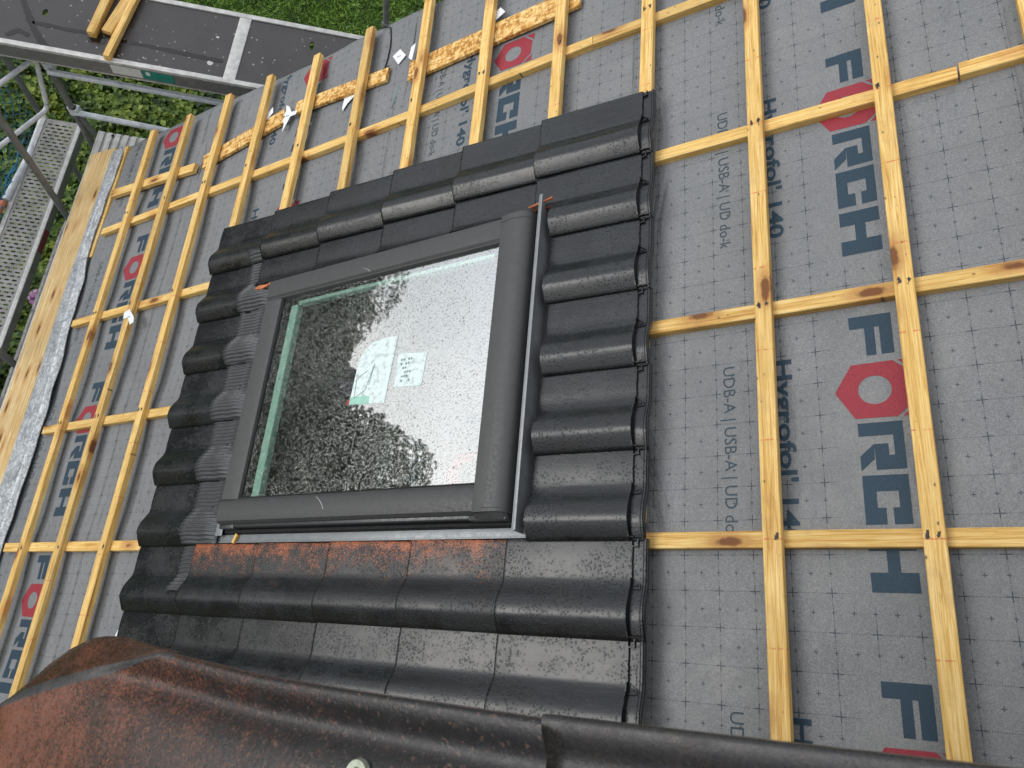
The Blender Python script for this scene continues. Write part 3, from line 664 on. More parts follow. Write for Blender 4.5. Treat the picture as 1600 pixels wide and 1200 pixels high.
bm = bmesh.new(); add_prism(bm, [(-1.250, -1.522), (-1.234, -1.524), (-1.234, -1.500), (-1.246, -1.504)], .1389, .1391); wpart('red_corner', bm, flat('sticker_red', (.38, .05, .06)), parent=None, auto=None).parent = p1
bm = bmesh.new()
for a, b in (((-1.215, -1.415), (-1.16, -1.385)), ((-1.215, -1.415), (-1.212, -1.50)), ((-1.212, -1.50), (-1.16, -1.47)), ((-1.16, -1.47), (-1.13, -1.36)), ((-1.13, -1.36), (-1.145, -1.45))):
    d = Vector((b[0]-a[0], b[1]-a[1])).normalized()*.0016; add_prism(bm, [(a[0]-d.y, a[1]+d.x), (a[0]+d.y, a[1]-d.x), (b[0]+d.y, b[1]-d.x), (b[0]-d.y, b[1]+d.x)], .1389, .1391)
wpart('line_drawing', bm, INKG, parent=None, auto=None).parent = p1
bm = bmesh.new(); add_prism(bm, [(-1.012, -1.477), (-.877, -1.486), (-.870, -1.349), (-1.012, -1.333)], .1382, .1388); p2 = wpart('data_sticker', bm, PAPER, auto=None)
bm = bmesh.new()
for i in range(5):
    for j in range(6):
        if random.random() < .6: add_prism(bm, [(-.995+.012*i, -1.36-.018*j), (-.987+.012*i, -1.36-.018*j), (-.987+.012*i, -1.368-.018*j-.004*random.random()), (-.995+.012*i, -1.368-.018*j)], .1389, .1391)
wpart('printed_marks', bm, INKG, parent=None, auto=None).parent = p2

# flashing round the skylight
fl = empty('skylight_flashing', ROOF @ Matrix.Translation((-.40, -1.42, .06))); tag(fl, 'folded grey metal flashing channels around the skylight frame', 'flashing')
def fpart(name, bm, mats, auto=30):
    for v in bm.verts: v.co -= Vector((-.40, -1.42, .06))
    return bm_obj(name, bm, mats, parent=fl, auto=auto)
bm = bmesh.new(); RB(bm, -.4115, -.4095, .778, 2.045, .068, .160); RB(bm, -.4095, -.398, .776, 2.046, .1575, .160, .0008); fpart('upstand', bm, UPST)
bm = bmesh.new(); RB(bm, -.4085, -.335, .785, 2.05, .0655, .0675); RB(bm, -.4500, -.4120, .80, 2.03, .060, .062); fpart('top_channel', bm, COVERD)
bm = bmesh.new(); RB(bm, -1.930, -.372, 2.024, 2.056, .0860, .0885, .0008); RB(bm, -1.930, -.372, 2.054, 2.0585, .0860, .0935, .0008); fpart('side_channel', bm, UPST)
bm = bmesh.new(); RB(bm, -1.90, -.42, .770, .834, .066, .069); RB(bm, -1.88, -.45, .798, .801, .069, .092); fpart('side_channel', bm, COVERD)
bm = bmesh.new(); RB(bm, -1.918, -1.874, .855, 2.03, .1045, .108, .001); RB(bm, -1.884, -1.8765, .855, 2.00, .102, .120, .001); fpart('lower_edge_profile', bm, UPST)

# pleated apron below the skylight, dressed over the tiles
def apron():
    bm = bmesh.new(); V = np.arange(.598, 2.262, .0014); NU = 9; rows_ = []
    for i in range(NU+1):
        s = i/NU; row = []
        for v in V:
            kc = (v-C0) % TP; pf = t_prof(kc)
            edge = -2.118 - .010*(pf/.038) + .003*nz(v*8, 1)
            right = -1.905 if v > .80 else -1.905-.075*sstep(.80, .66, v)
            right = right if v < 2.06 else -1.905-.14*sstep(2.06, 2.12, v)
            u = edge+(right-edge)*s
            base = HB + t_slope(min(u, -1.955)-(.008-GAUGE*5)) + pf + .005
            flat_h = .100; wgt = sstep(-1.955, -1.912, u)
            if v > 2.06 or v < .8: wgt *= .0
            z = base*(1-wgt)+flat_h*wgt
            pl = .0085*(1-.45*wgt)*(1-abs(((v+.0022*math.sin(u*60)) / .0168) % 1 - .5)*2)**.8
            row.append(bm.verts.new((u, -v, z+pl)))
        rows_.append(row)
    for i in range(NU):
        for j in range(len(V)-1): bm.faces.new((rows_[i][j], rows_[i+1][j], rows_[i+1][j+1], rows_[i][j+1]))
    return bm
bm = apron()
for v in bm.verts: v.co -= Vector((-2.0, -1.42, .09))
o = bm_obj('pleated_apron', bm, APRON, mat=ROOF @ Matrix.Translation((-2.0, -1.42, .09)), smooth=True, up=True)
sm = o.modifiers.new('thickness', 'SOLIDIFY'); sm.thickness = .0012; sm.offset = -1
tag(o, 'pleated dark grey metal apron dressed over the tiles below the skylight', 'flashing')

# clay slivers left from cutting
def shard(pts, h, label):
    bm = bmesh.new(); add_prism(bm, [(u, -v) for u, v in pts], 0, .007)
    o_ = bm_obj('clay_sliver', bm, CLAY, mat=ROOF @ Matrix.Translation((0, 0, h))); tag(o_, label, 'tile shard', 'clay slivers from cutting')
shard([(-2.005, .835), (-1.975, .822), (-1.93, .828), (-1.90, .820), (-1.895, .832), (-1.94, .842), (-1.97, .846)], .125, 'orange clay sliver lying at the lower upper corner of the skylight on the apron')
shard([(-.475, .797), (-.385, .780), (-.372, .777), (-.374, .785), (-.470, .803)], .125, 'thin reddish clay sliver at the upper right corner of the skylight')
bm = bmesh.new(); add_box(bm, -.02, .02, -.008, .008, 0, .012, .001)
tag(bm_obj('wood_chip', bm, WOOD2, mat=ROOF @ Matrix.Translation((-1.795, -2.042, .090)) @ Matrix.Rotation(1.2, 4, 'Z')), 'small pale wood chip on the flashing under the skylight corner', 'wood chip')

# ---------------------------------------------------------------- worn tiles close to the camera
def lerp_tab(tab, x):
    if x <= tab[0][0]: return tab[0][1]
    for (a, b), (c_, d) in zip(tab, tab[1:]):
        if x <= c_: return b+(d-b)*(x-a)/(c_-a)
    return tab[-1][1]
FH = 1.71
CREASE = [(-.080, 2.545), (-.07, 2.542), (-.016, 2.526), (.056, 2.508), (.132, 2.487), (.176, 2.4755), (.309, 2.486), (.409, 2.489), (.505, 2.491), (.60, 2.4935)]
OUTL = [(-.080, 2.541), (-.076, 2.533), (-.062, 2.512), (-.047, 2.496), (-.02, 2.482), (.013, 2.470), (.035, 2.4665), (.057, 2.4655), (.085, 2.467), (.118, 2.470), (.150, 2.473), (.176, 2.4755)]
def near_tile(u0, u1, h, nose, off=0):
    bm = bmesh.new(); N = 60; G = []
    cs = [(0, 0), (.004, .0006), (.009, .0002), (.014, -.0022), (.018, -.0056), (.022, -.0085), (.027, -.0098), (.032, -.0090), (.036, -.0062), (.040, -.0025), (.045, .0010), (.055, .005), (.075, .009), (.10, .011), (.15, .012), (.2, .010), (.26, .004), (.30, -.006)]
    for i in range(N+1):
        u = u0+(u1-u0)*i/N; vc = lerp_tab(CREASE, u)+off if nose else 2.4895-.002*sstep(.6, 1.2, u)+off; row = []
        k = sstep(-.08, .22, u) if nose else 1
        if nose and u < .176:
            vo = lerp_tab(OUTL, u); n_ = 6
            for j in range(n_):
                t = j/n_; row.append((u, vo+(vc-vo)*t, h-.030*(1-t)**1.2))
        else: row += [(u, vc-.00002*(6-j), h-.014*(1-j/6)) for j in range(6)]
        vl = (2.4755-(.176-u)*.045 if u < .176 else vc) if nose else vc
        for dv, dh in cs:
            dv2 = dv + (vc-vl)                      # the channel keeps its own straight line while the creased edge swings away from it
            d0 = cs[-1][1]
            for (a0, b0), (a1, b1) in zip(cs, cs[1:]):
                if a0 <= dv2 <= a1: d0 = b0+(b1-b0)*(dv2-a0)/(a1-a0); break
            edge = (-.02*sstep(.03, 0, u-u0)) if nose else 0
            row.append((u, vc+dv, h+d0*k+edge*min(1, dv/.05)))
        G.append([bm.verts.new((a, -b, c_)) for a, b, c_ in row])
    for A, B in zip(G, G[1:]):
        for j in range(len(A)-1):
            f = bm.faces.new((A[j], B[j], B[j+1], A[j+1]))
            if nose and j < 5: f.material_index = 1
            if nose and j in (5, 6) and A[j].co.x < .19: f.material_index = 2  # grey strip along the crease at the curled end
    return bm
bm = near_tile(-.080, .62, FH, True)
for v in bm.verts: v.co -= Vector((.2, -2.6, FH))
NOSE = oldtile('dark_brown_granules', (.060, .024, .016), (.17, .060, .038), (.022, .012, .010), 0); GREY_EDGE = oldtile('grey_crease_edge', (.055, .055, .056), (.09, .06, .05), (.04, .04, .042), 0)
o = bm_obj('worn_tile', bm, [OLD, NOSE, GREY_EDGE], mat=ROOF @ Matrix.Translation((.2, -2.6, FH)), smooth=True, up=True); sm = o.modifiers.new('thickness', 'SOLIDIFY'); sm.thickness = .012; sm.offset = -1
tag(o, 'worn reddish brown tile with curled end, close in the lower left corner', 'roof tile', 'worn tiles in the foreground')
bms = bmesh.new(); bmesh.ops.create_cone(bms, cap_ends=True, segments=28, radius1=.0105, radius2=.0095, depth=.004); bmesh.ops.create_cone(bms, cap_ends=True, segments=6, radius1=.0055, radius2=.005, depth=.010)
for v in bms.verts: v.co += Vector((.438-.2, -(2.5425-2.6), .006))
bm_obj('screw_head', bms, metal('greenish_screw', (.30, .33, .26), .4, .3, 90, .5), parent=o, auto=30)
bm = near_tile(.582, 1.5, FH+.004, False)
for v in bm.verts: v.co -= Vector((.9, -2.6, FH))
o = bm_obj('worn_tile', bm, OLD2, mat=ROOF @ Matrix.Translation((.9, -2.6, FH)), smooth=True, up=True); sm = o.modifiers.new('thickness', 'SOLIDIFY'); sm.thickness = .012; sm.offset = -1
tag(o, 'dark wet tile overlapping the brown one, along the bottom edge of the picture', 'roof tile', 'worn tiles in the foreground')
bm = bmesh.new(); add_box(bm, -.02, 2.2, -3.7, -2.64, .01, FH-.06)
tag(bm_obj('dormer_side', bm, flat('dark_dormer_cladding', (.03, .03, .032), .7), mat=ROOF), 'raised boarded dormer body carrying the worn tiles', 'dormer')

# ---------------------------------------------------------------- eave plank and zinc strip
bm = bmesh.new(); add_box(bm, 0, .34, -4.0, .86, -.055, -.012, .002)
for v in bm.verts:
    if v.co.y > .8: v.co.y += .10*(v.co.x-.34)*0+(-.05*(v.co.x/.34))+.05
tag(bm_obj('eave_plank', bm, PLANK, mat=ROOF @ Matrix.Translation((-4.535, 0, 0)) @ Matrix.Rotation(math.radians(90), 4, 'Z') @ Matrix.Identity(4)) if 0 else
    bm_obj('eave_plank', bm, PLANK, mat=ROOF @ Matrix.Translation((-4.515, 0, 0))), 'broad pale pine plank along the eave beside the zinc strip', 'plank')
def zinc_sheet(v0, v1, seed, lip):
    bm = bmesh.new(); G = []; n = int((v1-v0)/.02)
    for i in range(n+1):
        v = v0+(v1-v0)*i/n; e = lerp_tab([(-.8, -4.015), (-.703, -3.985), (-.3, -3.992), (.1, -4.0), (.3, -3.955), (.6, -3.925), (.97, -3.88), (1.2, -3.862), (1.46, -3.850), (1.96, -3.862), (3, -3.87)], v)
        e += .012*nz(v*4, seed) + .004*nz(v*15, seed+3) + lip
        l = lerp_tab([(-.8, -4.175), (.3, -4.190), (1.0, -4.150), (1.6, -4.150), (3, -4.20)], v)
        f = e-.085-.02*nz(v*3, seed+7)
        wv = .012*nz(v*5, seed+1); row = [(l, -.030), (l+.001, -.004), ((l+f)/2, .008+.003*nz(v*3, 4)), (f-.006, .011), (f, .0185), (f+.006, .0145), ((f+e)/2, .013+wv*.6), (e-.006, .014+wv+.004), (e, .017+wv), (e+.0015, .012+wv)]
        G.append([bm.verts.new((u, -v, z+.002)) for u, z in row])
    for A, B in zip(G, G[1:]):
        for j in range(len(A)-1): bm.faces.new((A[j], A[j+1], B[j+1], B[j]))
    return bm
for (a, b, sd_, lp, lab) in ((-.79, .135, 1, 0, 'uppermost'), (.125, .60, 2, .012, 'middle'), (.585, 3.0, 3, .010, 'longest and nearest')):
    bm = zinc_sheet(a, b, sd_, lp)
    for v in bm.verts: v.co.z += .0015*sd_; v.co -= Vector((-4.0, -a, 0))
    o = bm_obj('zinc_strip', bm, ZINC, mat=ROOF @ Matrix.Translation((-4.0, -a, 0)), auto=22, up=True); s_ = o.modifiers.new('t', 'SOLIDIFY'); s_.thickness = .0012; s_.offset = -1
    tag(o, '%s zinc flashing strip with crinkled edge along the eave' % lab, 'flashing', 'zinc strips along the eave')
bm = bmesh.new(); add_box(bm, -4.00, -3.962, -.12, .79, -.045, .006, .001)
tag(bm_obj('eave_batten', bm, WOOD2, mat=ROOF), 'narrow wooden edge batten under the uppermost zinc strip', 'batten')

# ---------------------------------------------------------------- torn labels, cable, outline on the underlay
LAB = flat('white_label', (.78, .79, .80), .5, var=.04)
def torn(pts, h, label, grp='torn white paper labels', marks=True):
    cu = sum(p[0] for p in pts)/len(pts); cv = sum(p[1] for p in pts)/len(pts)
    bm = bmesh.new(); add_prism(bm, [(u-cu, -(v-cv)) for u, v in pts], 0, .0008)
    for v in bm.verts: v.co.z += .004*abs(nz(v.co.x*30, v.co.y*30))
    o_ = bm_obj('paper_label', bm, LAB, mat=ROOF @ Matrix.Translation((cu, -cv, h))); tag(o_, label, 'label', grp)
    if marks:
        bm = bmesh.new()
        for k in range(3): add_prism(bm, [(-.012+.009*k, -.004), (-.006+.009*k, -.004), (-.006+.009*k, 0), (-.012+.009*k, .0)], .0045, .0050)
        bm_obj('printed_marks', bm, INK, parent=o_)
torn([(-1.489, -.517), (-1.441, -.545), (-1.392, -.483), (-1.437, -.440)], .006, 'white diamond-shaped label inside the green outline on the underlay')
torn([(-1.345, -.50), (-1.318, -.515), (-1.325, -.40), (-1.352, -.43)], .026, 'white label scrap at the pointed left end of the widest chipboard strip', marks=False)
torn([(-2.258, -.475), (-2.225, -.45), (-2.20, -.405), (-2.15, -.395), (-2.155, -.372), (-2.20, -.372), (-2.215, -.33), (-2.242, -.275), (-2.24, -.335), (-2.262, -.365), (-2.245, -.39), (-2.262, -.40), (-2.25, -.43)], .024, 'torn white label beside the jagged chipboard end')
torn([(-1.80, -.365), (-1.725, -.385), (-1.715, -.350), (-1.765, -.315), (-1.792, -.270), (-1.803, -.30)], .005, 'white label scrap on the underlay below the middle chipboard strip', marks=False)
torn([(-2.425, -.46), (-2.375, -.505), (-2.365, -.46), (-2.42, -.41)], .026, 'small white scrap left of the fourth tiling batten from the eave', marks=False)
torn([(-3.235, .705), (-3.19, .69), (-3.155, .72), (-3.115, .755), (-3.105, .79), (-3.135, .80), (-3.175, .75), (-3.225, .745)], .066, 'crumpled white label stuck on the second tiling batten from the eave')
torn([(-2.595, 2.46), (-2.57, 2.40), (-2.545, 2.37), (-2.540, 2.41), (-2.555, 2.46)], .006, 'white label scrap beside the bottom left corner of the tiles', marks=False)
torn([(-.86, -.46), (-.80, -.50), (-.77, -.46), (-.82, -.43)], .026, 'white scrap on top of the widest chipboard strip at the picture edge', marks=False)
def roof_tube(name, pts, r, mat, label, cat):
    bm = bmesh.new(); add_tube(bm, [(u, -v, h) for u, v, h in pts], r, 8); return tag(bm_obj(name, bm, mat, mat=ROOF, smooth=True), label, cat)
roof_tube('cable', [(-1.62, -.770, .012), (-1.585, -.765, .008), (-1.555, -.758, .006), (-1.545, -.745, .006), (-1.528, -.66, .005), (-1.523, -.60, .005), (-1.525, -.52, .005), (-1.533, -.46, .006), (-1.52, -.425, .01), (-1.495, -.445, .02), (-1.485, -.42, .015), (-1.505, -.395, .008)], .0035, RUBBER, 'thin black cable looped over the underlay near the verge', 'cable')
TEAL = flat('green_tape', (.12, .22, .20), .5)
bm = bmesh.new()
for (a, b) in (((-1.520, -.47), (-1.492, -.605)), ((-1.492, -.605), (-1.380, -.603)), ((-1.383, -.603), (-1.405, -.38)), ((-1.405, -.38), (-1.437, -.155))):
    d = Vector((b[0]-a[0], b[1]-a[1])).normalized()*.006; e = Vector((-d.y, d.x)); n = 8; pr_ = []
    for i in range(n+1):
        u, v = a[0]+(b[0]-a[0])*i/n, a[1]+(b[1]-a[1])*i/n; z = sheet_z(u, v, 2)+.0028
        pr_.append((bm.verts.new((u+e.x*.6, -(v+e.y*.6), z)), bm.verts.new((u-e.x*.6, -(v-e.y*.6), z))))
    for A, B in zip(pr_, pr_[1:]): bm.faces.new((A[0], A[1], B[1], B[0]))
tag(bm_obj('adhesive_tape', bm, TEAL, mat=ROOF), 'thin green taped outline on the underlay near the verge', 'tape')

# ---------------------------------------------------------------- scaffold
def tube_obj(name, pts, r, mat, parent=None): bm = bmesh.new(); add_tube(bm, pts, r, 14); return bm_obj(name, bm, mat, parent, smooth=False, auto=40)
def ply_mat():
    M = Mat('brown_phenolic_ply', .32, .5); n = M.noise(5, 4, .6); f = M.noise(60, 3, .6)
    c = M.ramp(n, [(.3, (.026, .0225, .021)), (.7, (.050, .044, .041))]); c = M.mix(M.ramp(f, [(.5, 0), (.8, .3)]), c, (.045, .040, .037))
    sp = M.vor(7, M.map((1, 1, 0), loc=(2, 3, 0))); sc = M.vor(7, M.map((1, 1, 0), loc=(2, 3, 0)), out='Color'); th = M.math('MULTIPLY', M.math('POWER', M.xyz(sc)[0], 3), .24)
    k = M.math('ADD', sp, M.math('MULTIPLY', M.math('SUBTRACT', M.noise(70, 3), .5), .10)); spl = M.math('LESS_THAN', k, th); c = M.mix(M.math('MULTIPLY', spl, .8), c, (.55, .53, .50))
    sp2 = M.math('LESS_THAN', M.vor(22, M.map((1, 1, 0))), M.math('MULTIPLY', M.noise(2, 2), .22)); c = M.mix(M.math('MULTIPLY', sp2, .6), c, (.45, .43, .40)); M.col(c)
    M.rgh(M.ramp(n, [(.35, .16), (.65, .5)])); return M.m
PLY = ply_mat(); PUD = flat('rain_puddle', (.012, .010, .009), .06, var=.2)
DZ = -2.0
dk = empty('plywood_deck', Matrix.Translation((-3.0, 1.33, DZ))); tag(dk, 'paint-spattered brown plywood scaffold deck with aluminium frame at the verge', 'scaffold deck')
def dpart(name, bm, mats, auto=None):
    for v in bm.verts: v.co -= Vector((-3.0, 1.33, DZ))
    return bm_obj(name, bm, mats, parent=dk, auto=auto)
def slot(bm, cx, cy, lx, ly, z):      # oval see-through hole needs a real hole: handled by boards below
    pass
def board(x0, x1, y0, y1, holes):
    """thin board with rectangular grid hole cut-outs replaced by rounded slots"""
    bm = bmesh.new(); xs = sorted({x0, x1, *[h[0]-h[2] for h in holes], *[h[0]+h[2] for h in holes]}); ys = sorted({y0, y1, *[h[1]-h[3] for h in holes], *[h[1]+h[3] for h in holes]})
    for xa, xb in zip(xs, xs[1:]):
        for ya, yb in zip(ys, ys[1:]):
            hh = [h for h in holes if abs((xa+xb)/2-h[0]) < 1e-6 and abs((ya+yb)/2-h[1]) < 1e-6]
            if not hh:
                for z, fl_ in ((DZ-.006, 0), (DZ-.018, 1)):
                    q_ = [bm.verts.new((x, y, z)) for x, y in ((xa, ya), (xb, ya), (xb, yb), (xa, yb))]; bm.faces.new(q_[::-1] if fl_ else q_)
            else:
                h = hh[0]; N = 24; ring = []
                for k in range(N):
                    t = 2*math.pi*k/N; ct, st = math.cos(t), math.sin(t); e_ = (abs(ct)**4+abs(st)**4)**-.25
                    ring.append(((h[0]+h[2]*.92*ct*min(e_, 1.1), h[1]+h[3]*.97*st), (h[0]+h[2]*max(-1, min(1, ct/max(abs(ct), abs(st)))), h[1]+h[3]*max(-1, min(1, st/max(abs(ct), abs(st)))))))
                for k in range(N):
                    a, b = ring[k], ring[(k+1) % N]
                    for z in (DZ-.006, DZ-.018):
                        bm.faces.new([bm.verts.new((*p, z)) for p in (a[0], a[1], b[1], b[0])])
                    bm.faces.new([bm.verts.new(p) for p in ((*a[0], DZ-.006), (*b[0], DZ-.006), (*b[0], DZ-.018), (*a[0], DZ-.018))])
    return bm
dpart('board', board(-4.6, -2.345, 1.060, 1.612, [(-3.547, 1.344, .016, .030)]), PLY); dpart('board', board(-2.262, -.9, 1.060, 1.612, [(-1.832, 1.478, .017, .040)]), PLY)
for y0, y1 in ((1.030, 1.066), (1.606, 1.642)):
    bm = bmesh.new(); add_box(bm, -4.6, -.9, y0, y1, DZ-.012, DZ+.004, .002); add_box(bm, -4.6, -.9, y0+(.0 if y0 < 1.2 else .028), y0+(.006 if y0 < 1.2 else .034), DZ-.125, DZ-.012); 
    dpart('frame_rail', bm, ALU if y0 > 1.2 else [ALU], auto=30)
bm = bmesh.new(); add_box(bm, -4.6, -.9, 1.0275, 1.0298, DZ-.11, DZ-.016); dpart('frame_side', bm, ALUD)
bm = bmesh.new(); add_box(bm, -2.343, -2.264, 1.067, 1.605, DZ-.02, DZ+.001, .002); dpart('cross_rail', bm, ALU, auto=30)
bm = bmesh.new(); add_box(bm, -3.060, -2.868, 1.0255, 1.0272, DZ-.095, DZ-.022); dpart('white_sticker', bm, flat('white_sticker', (.55, .55, .52)))
bm = bmesh.new(); add_box(bm, -2.862, -2.66, 1.0255, 1.0272, DZ-.095, DZ-.022); gs = dpart('green_sticker', bm, flat('green_sticker', (.012, .19, .14)))
bm = bmesh.new(); add_box(bm, -2.838, -2.812, 1.0248, 1.0254, DZ-.060, DZ-.030); dpart('sticker_mark', bm, flat('white_mark', (.6, .62, .6)))
bm = bmesh.new()      # thin rain puddles: a few flat irregular films lying on the board
def film(bm, pts, z): 
    n = len(pts); c0 = [sum(p[i] for p in pts)/n for i in (0, 1)]; bm.faces.new([bm.verts.new((*p, z)) for p in pts])
def streak(pts, wd):
    L_, R_ = [], []
    dense = []
    for (a, b), (c_, d) in zip(pts, pts[1:]):
        for k in range(8): t = k/8; dense.append((a+(c_-a)*t, b+(d-b)*t))
    dense.append(pts[-1])
    for i, (x, y) in enumerate(dense):
        x2, y2 = dense[min(i+1, len(dense)-1)]; x1, y1 = dense[max(i-1, 0)]; d = Vector((x2-x1, y2-y1)).normalized(); w_ = wd*(.7+.7*abs(nz(x*17, y*17, 3)))*(1 if 0 < i < len(dense)-1 else .2)
        L_.append((x-d.y*w_, y+d.x*w_)); R_.append((x+d.y*w_, y-d.x*w_))
    for i in range(len(L_)-1): film(bm, [L_[i], R_[i], R_[i+1], L_[i+1]], DZ-.0045)
streak([(-3.76, 1.50), (-3.70, 1.40), (-3.572, 1.19), (-3.50, 1.10), (-3.45, 1.065)], .022); streak([(-3.60, 1.245), (-3.5, 1.24), (-3.35, 1.235), (-3.22, 1.245)], .018)
streak([(-3.20, 1.24), (-3.05, 1.225), (-2.9, 1.222), (-2.783, 1.218), (-2.6, 1.212), (-2.42, 1.205), (-2.37, 1.206)], .017); streak([(-3.72, 1.10), (-3.66, 1.16), (-3.58, 1.13)], .02); streak([(-3.24, 1.21), (-3.12, 1.19)], .032)
dpart('rain_puddle', bm, PUD)
# timber offcuts on the deck
def timber(a, b, w_, t_, z, label, zr=0):
    L = math.hypot(b[0]-a[0], b[1]-a[1]); bm = bmesh.new(); add_box(bm, 0, L, -w_/2, w_/2, 0, t_, .0015)
    tag(bm_obj('timber_offcut', bm, WOOD, mat=Matrix.Translation((a[0], a[1], z)) @ Matrix.Rotation(math.atan2(b[1]-a[1], b[0]-a[0]), 4, 'Z'), auto=30), label, 'timber', 'timber offcuts on the plywood deck')
timber((-3.208, 1.205), (-3.18, 1.70), .050, .050, DZ-.004, 'left timber offcut with slanted end on the plywood deck')
timber((-3.125, 1.25), (-3.05, 1.66), .066, .034, DZ-.004, 'middle wide timber offcut on the plywood deck')
timber((-3.065, 1.035), (-3.005, 1.75), .040, .045, DZ+.005, 'longest timber offcut reaching the edge rail of the plywood deck')

# perforated eave deck
def perf():
    M = Mat('perforated_steel', .5, .5, .3); x, y = M.xyz()[0], M.xyz()[1]
    n = M.noise(9, 4, .65); f = M.noise(60, 3); c = M.ramp(n, [(.3, (.17, .165, .15)), (.7, (.34, .33, .31))]); c = M.mix(M.ramp(M.noise(3, 3), [(.55, 0), (.7, .35)]), c, (.42, .37, .24)); M.col(M.mix(M.ramp(f, [(.55, 0), (.75, .3)]), c, (.2, .2, .19)))
    px, py = .0545, .034
    row = M.math('FLOOR', M.math('DIVIDE', y, py/1)); odd = M.math('MODULO', M.math('ABSOLUTE', row), 2)
    fx = M.math('SUBTRACT', M.math('FRACT', M.math('ADD', M.math('DIVIDE', x, px), M.math('MULTIPLY_ADD', odd, .5, 50.0))), .5); fy = M.math('SUBTRACT', M.math('FRACT', M.math('ADD', M.math('DIVIDE', y, py), 50)), .5)
    dx = M.math('MAXIMUM', M.math('SUBTRACT', M.math('ABSOLUTE', M.math('MULTIPLY', fx, px)), .0105), 0); dy = M.math('MULTIPLY', fy, py)
    d = M.math('SQRT', M.math('ADD', M.math('MULTIPLY', dx, dx), M.math('MULTIPLY', dy, dy))); hole = M.math('LESS_THAN', d, .0072)
    dx2 = M.math('SUBTRACT', .5, M.math('ABSOLUTE', fx)); d2 = M.math('ADD', M.math('POWER', M.math('MULTIPLY', dx2, px), 2), M.math('MULTIPLY', dy, dy)); hole = M.math('MAXIMUM', hole, M.math('LESS_THAN', d2, .000011))
    inside = M.math('MULTIPLY', M.math('LESS_THAN', M.math('ABSOLUTE', x), .108), M.math('LESS_THAN', M.math('ABSOLUTE', M.math('SUBTRACT', M.math('FRACT', M.math('DIVIDE', M.math('ADD', y, 40.0), 2.0)), .5)), .485))
    hole = M.math('MULTIPLY', hole, inside); M.put(M.p.inputs['Alpha'], M.math('SUBTRACT', 1, hole)); M.nrm(M.bump(f, .2, .001)); return M.m
EZ = -3.3
pd = empty('perforated_deck', Matrix.Translation((-3.955, 1.44, EZ))); tag(pd, 'perforated steel scaffold deck at the left below the eave', 'scaffold deck')
bm = bmesh.new(); ya, yb = -4.5, 0
q_ = [bm.verts.new(p) for p in ((-.125, ya, 0), (.125, ya, 0), (.125, yb, 0), (-.125, yb, 0))]; bm.faces.new(q_); bm_obj('deck_plate', bm, perf(), parent=pd)
for s_ in (-1, 1):
    bm = bmesh.new(); add_box(bm, *(sorted((s_*.1255, s_*.158))), ya, yb, -.006, .006, .002); add_box(bm, *(sorted((s_*.150, s_*.158))), ya, yb, -.085, -.006); bm_obj('edge_rail', bm, ALU, parent=pd, auto=30)
    bm = bmesh.new(); add_box(bm, *(sorted((s_*.1585, s_*.1600))), ya, yb, -.080, -.004); bm_obj('edge_side', bm, TUBED, parent=pd)
bm = bmesh.new(); add_box(bm, .1602, .1612, -1.20, -1.0, -.07, -.006); bm_obj('red_mark', bm, flat('dull_red_paint', (.16, .03, .03)), parent=pd)
# ribbed deck under the eave plank
rd = bmesh.new(); x0, x1 = -3.50, -3.02
for k in range(8):
    xa = x0+(x1-x0)*k/8; add_box(rd, xa, xa+.036, -3.0, 1.206, -.004, .004, .001); add_box(rd, xa+.036, xa+(x1-x0)/8, -3.0, 1.206, -.012, -.006)
add_box(rd, x0-.012, x0-.0005, -3.0, 1.207, -.05, .006, .001)
o = bm_obj('ribbed_deck', rd, ALU, mat=Matrix.Translation((0, 0, -3.02)), auto=30); tag(o, 'ribbed pale aluminium scaffold deck poking out under the eave plank', 'scaffold deck')
bm = bmesh.new()
for px_ in (-3.40, -3.16): bmesh.ops.create_cone(bm, cap_ends=True, segments=14, radius1=.012, radius2=.012, depth=.003, matrix=Matrix.Translation((px_, 1.18, .0052)))
bm_obj('rivet', bm, RUBBER, parent=o)

# standards, ledgers and guard frames
def post(x, y, z0, z1, label, mat=TUBED, r=.024, lean=(0, 0)):
    bm = bmesh.new(); add_tube(bm, [(0, 0, 0), (lean[0], lean[1], z1-z0)], r, 16); o_ = bm_obj('scaffold_post', bm, mat, mat=Matrix.Translation((x, y, z0)), auto=40); tag(o_, label, 'scaffold post', 'upright scaffold posts'); return o_
p1 = post(-3.646, 1.229, GZ, -2.13, 'scaffold post at the corner between the two decks')
for z_ in (-2.37, -2.84):
    bm = bmesh.new(); bmesh.ops.create_cone(bm, cap_ends=True, segments=18, radius1=.033, radius2=.033, depth=.06); add_box(bm, -.02, .05, -.03, .03, -.03, .03, .004)
    for v in bm.verts: v.co.z += z_-GZ
    bm_obj('coupler', bm, GALV, parent=p1, auto=40)
post(-3.640, .50, GZ, -1.9, 'scaffold post crossing in front of the perforated deck', lean=(.02, .035))
post(-3.636, -.735, GZ, -2.2, 'scaffold post at the lower left edge of the picture', lean=(.01, .02))
post(-4.20, 1.545, GZ, -2.2, 'far scaffold post behind the blue net', mat=TUBED)
pt = post(-1.449, 2.42, GZ, -1.7, 'scaffold post rising behind the verge at the top', mat=TUBED, r=.026)
bm = bmesh.new(); bmesh.ops.create_cone(bm, cap_ends=True, segments=18, radius1=.034, radius2=.034, depth=.045)
for v in bm.verts: v.co.z += 3.38
bm_obj('coupler', bm, TUBED, parent=pt, auto=40)
G4 = 'horizontal scaffold rails'
tag(tube_obj('guard_rail', [(-3.62, 1.165, -2.37), (-2.0, 1.150, -2.37)], .022, GALV), 'upper silver guard rail running from the corner post under the verge', 'guard rail', G4)
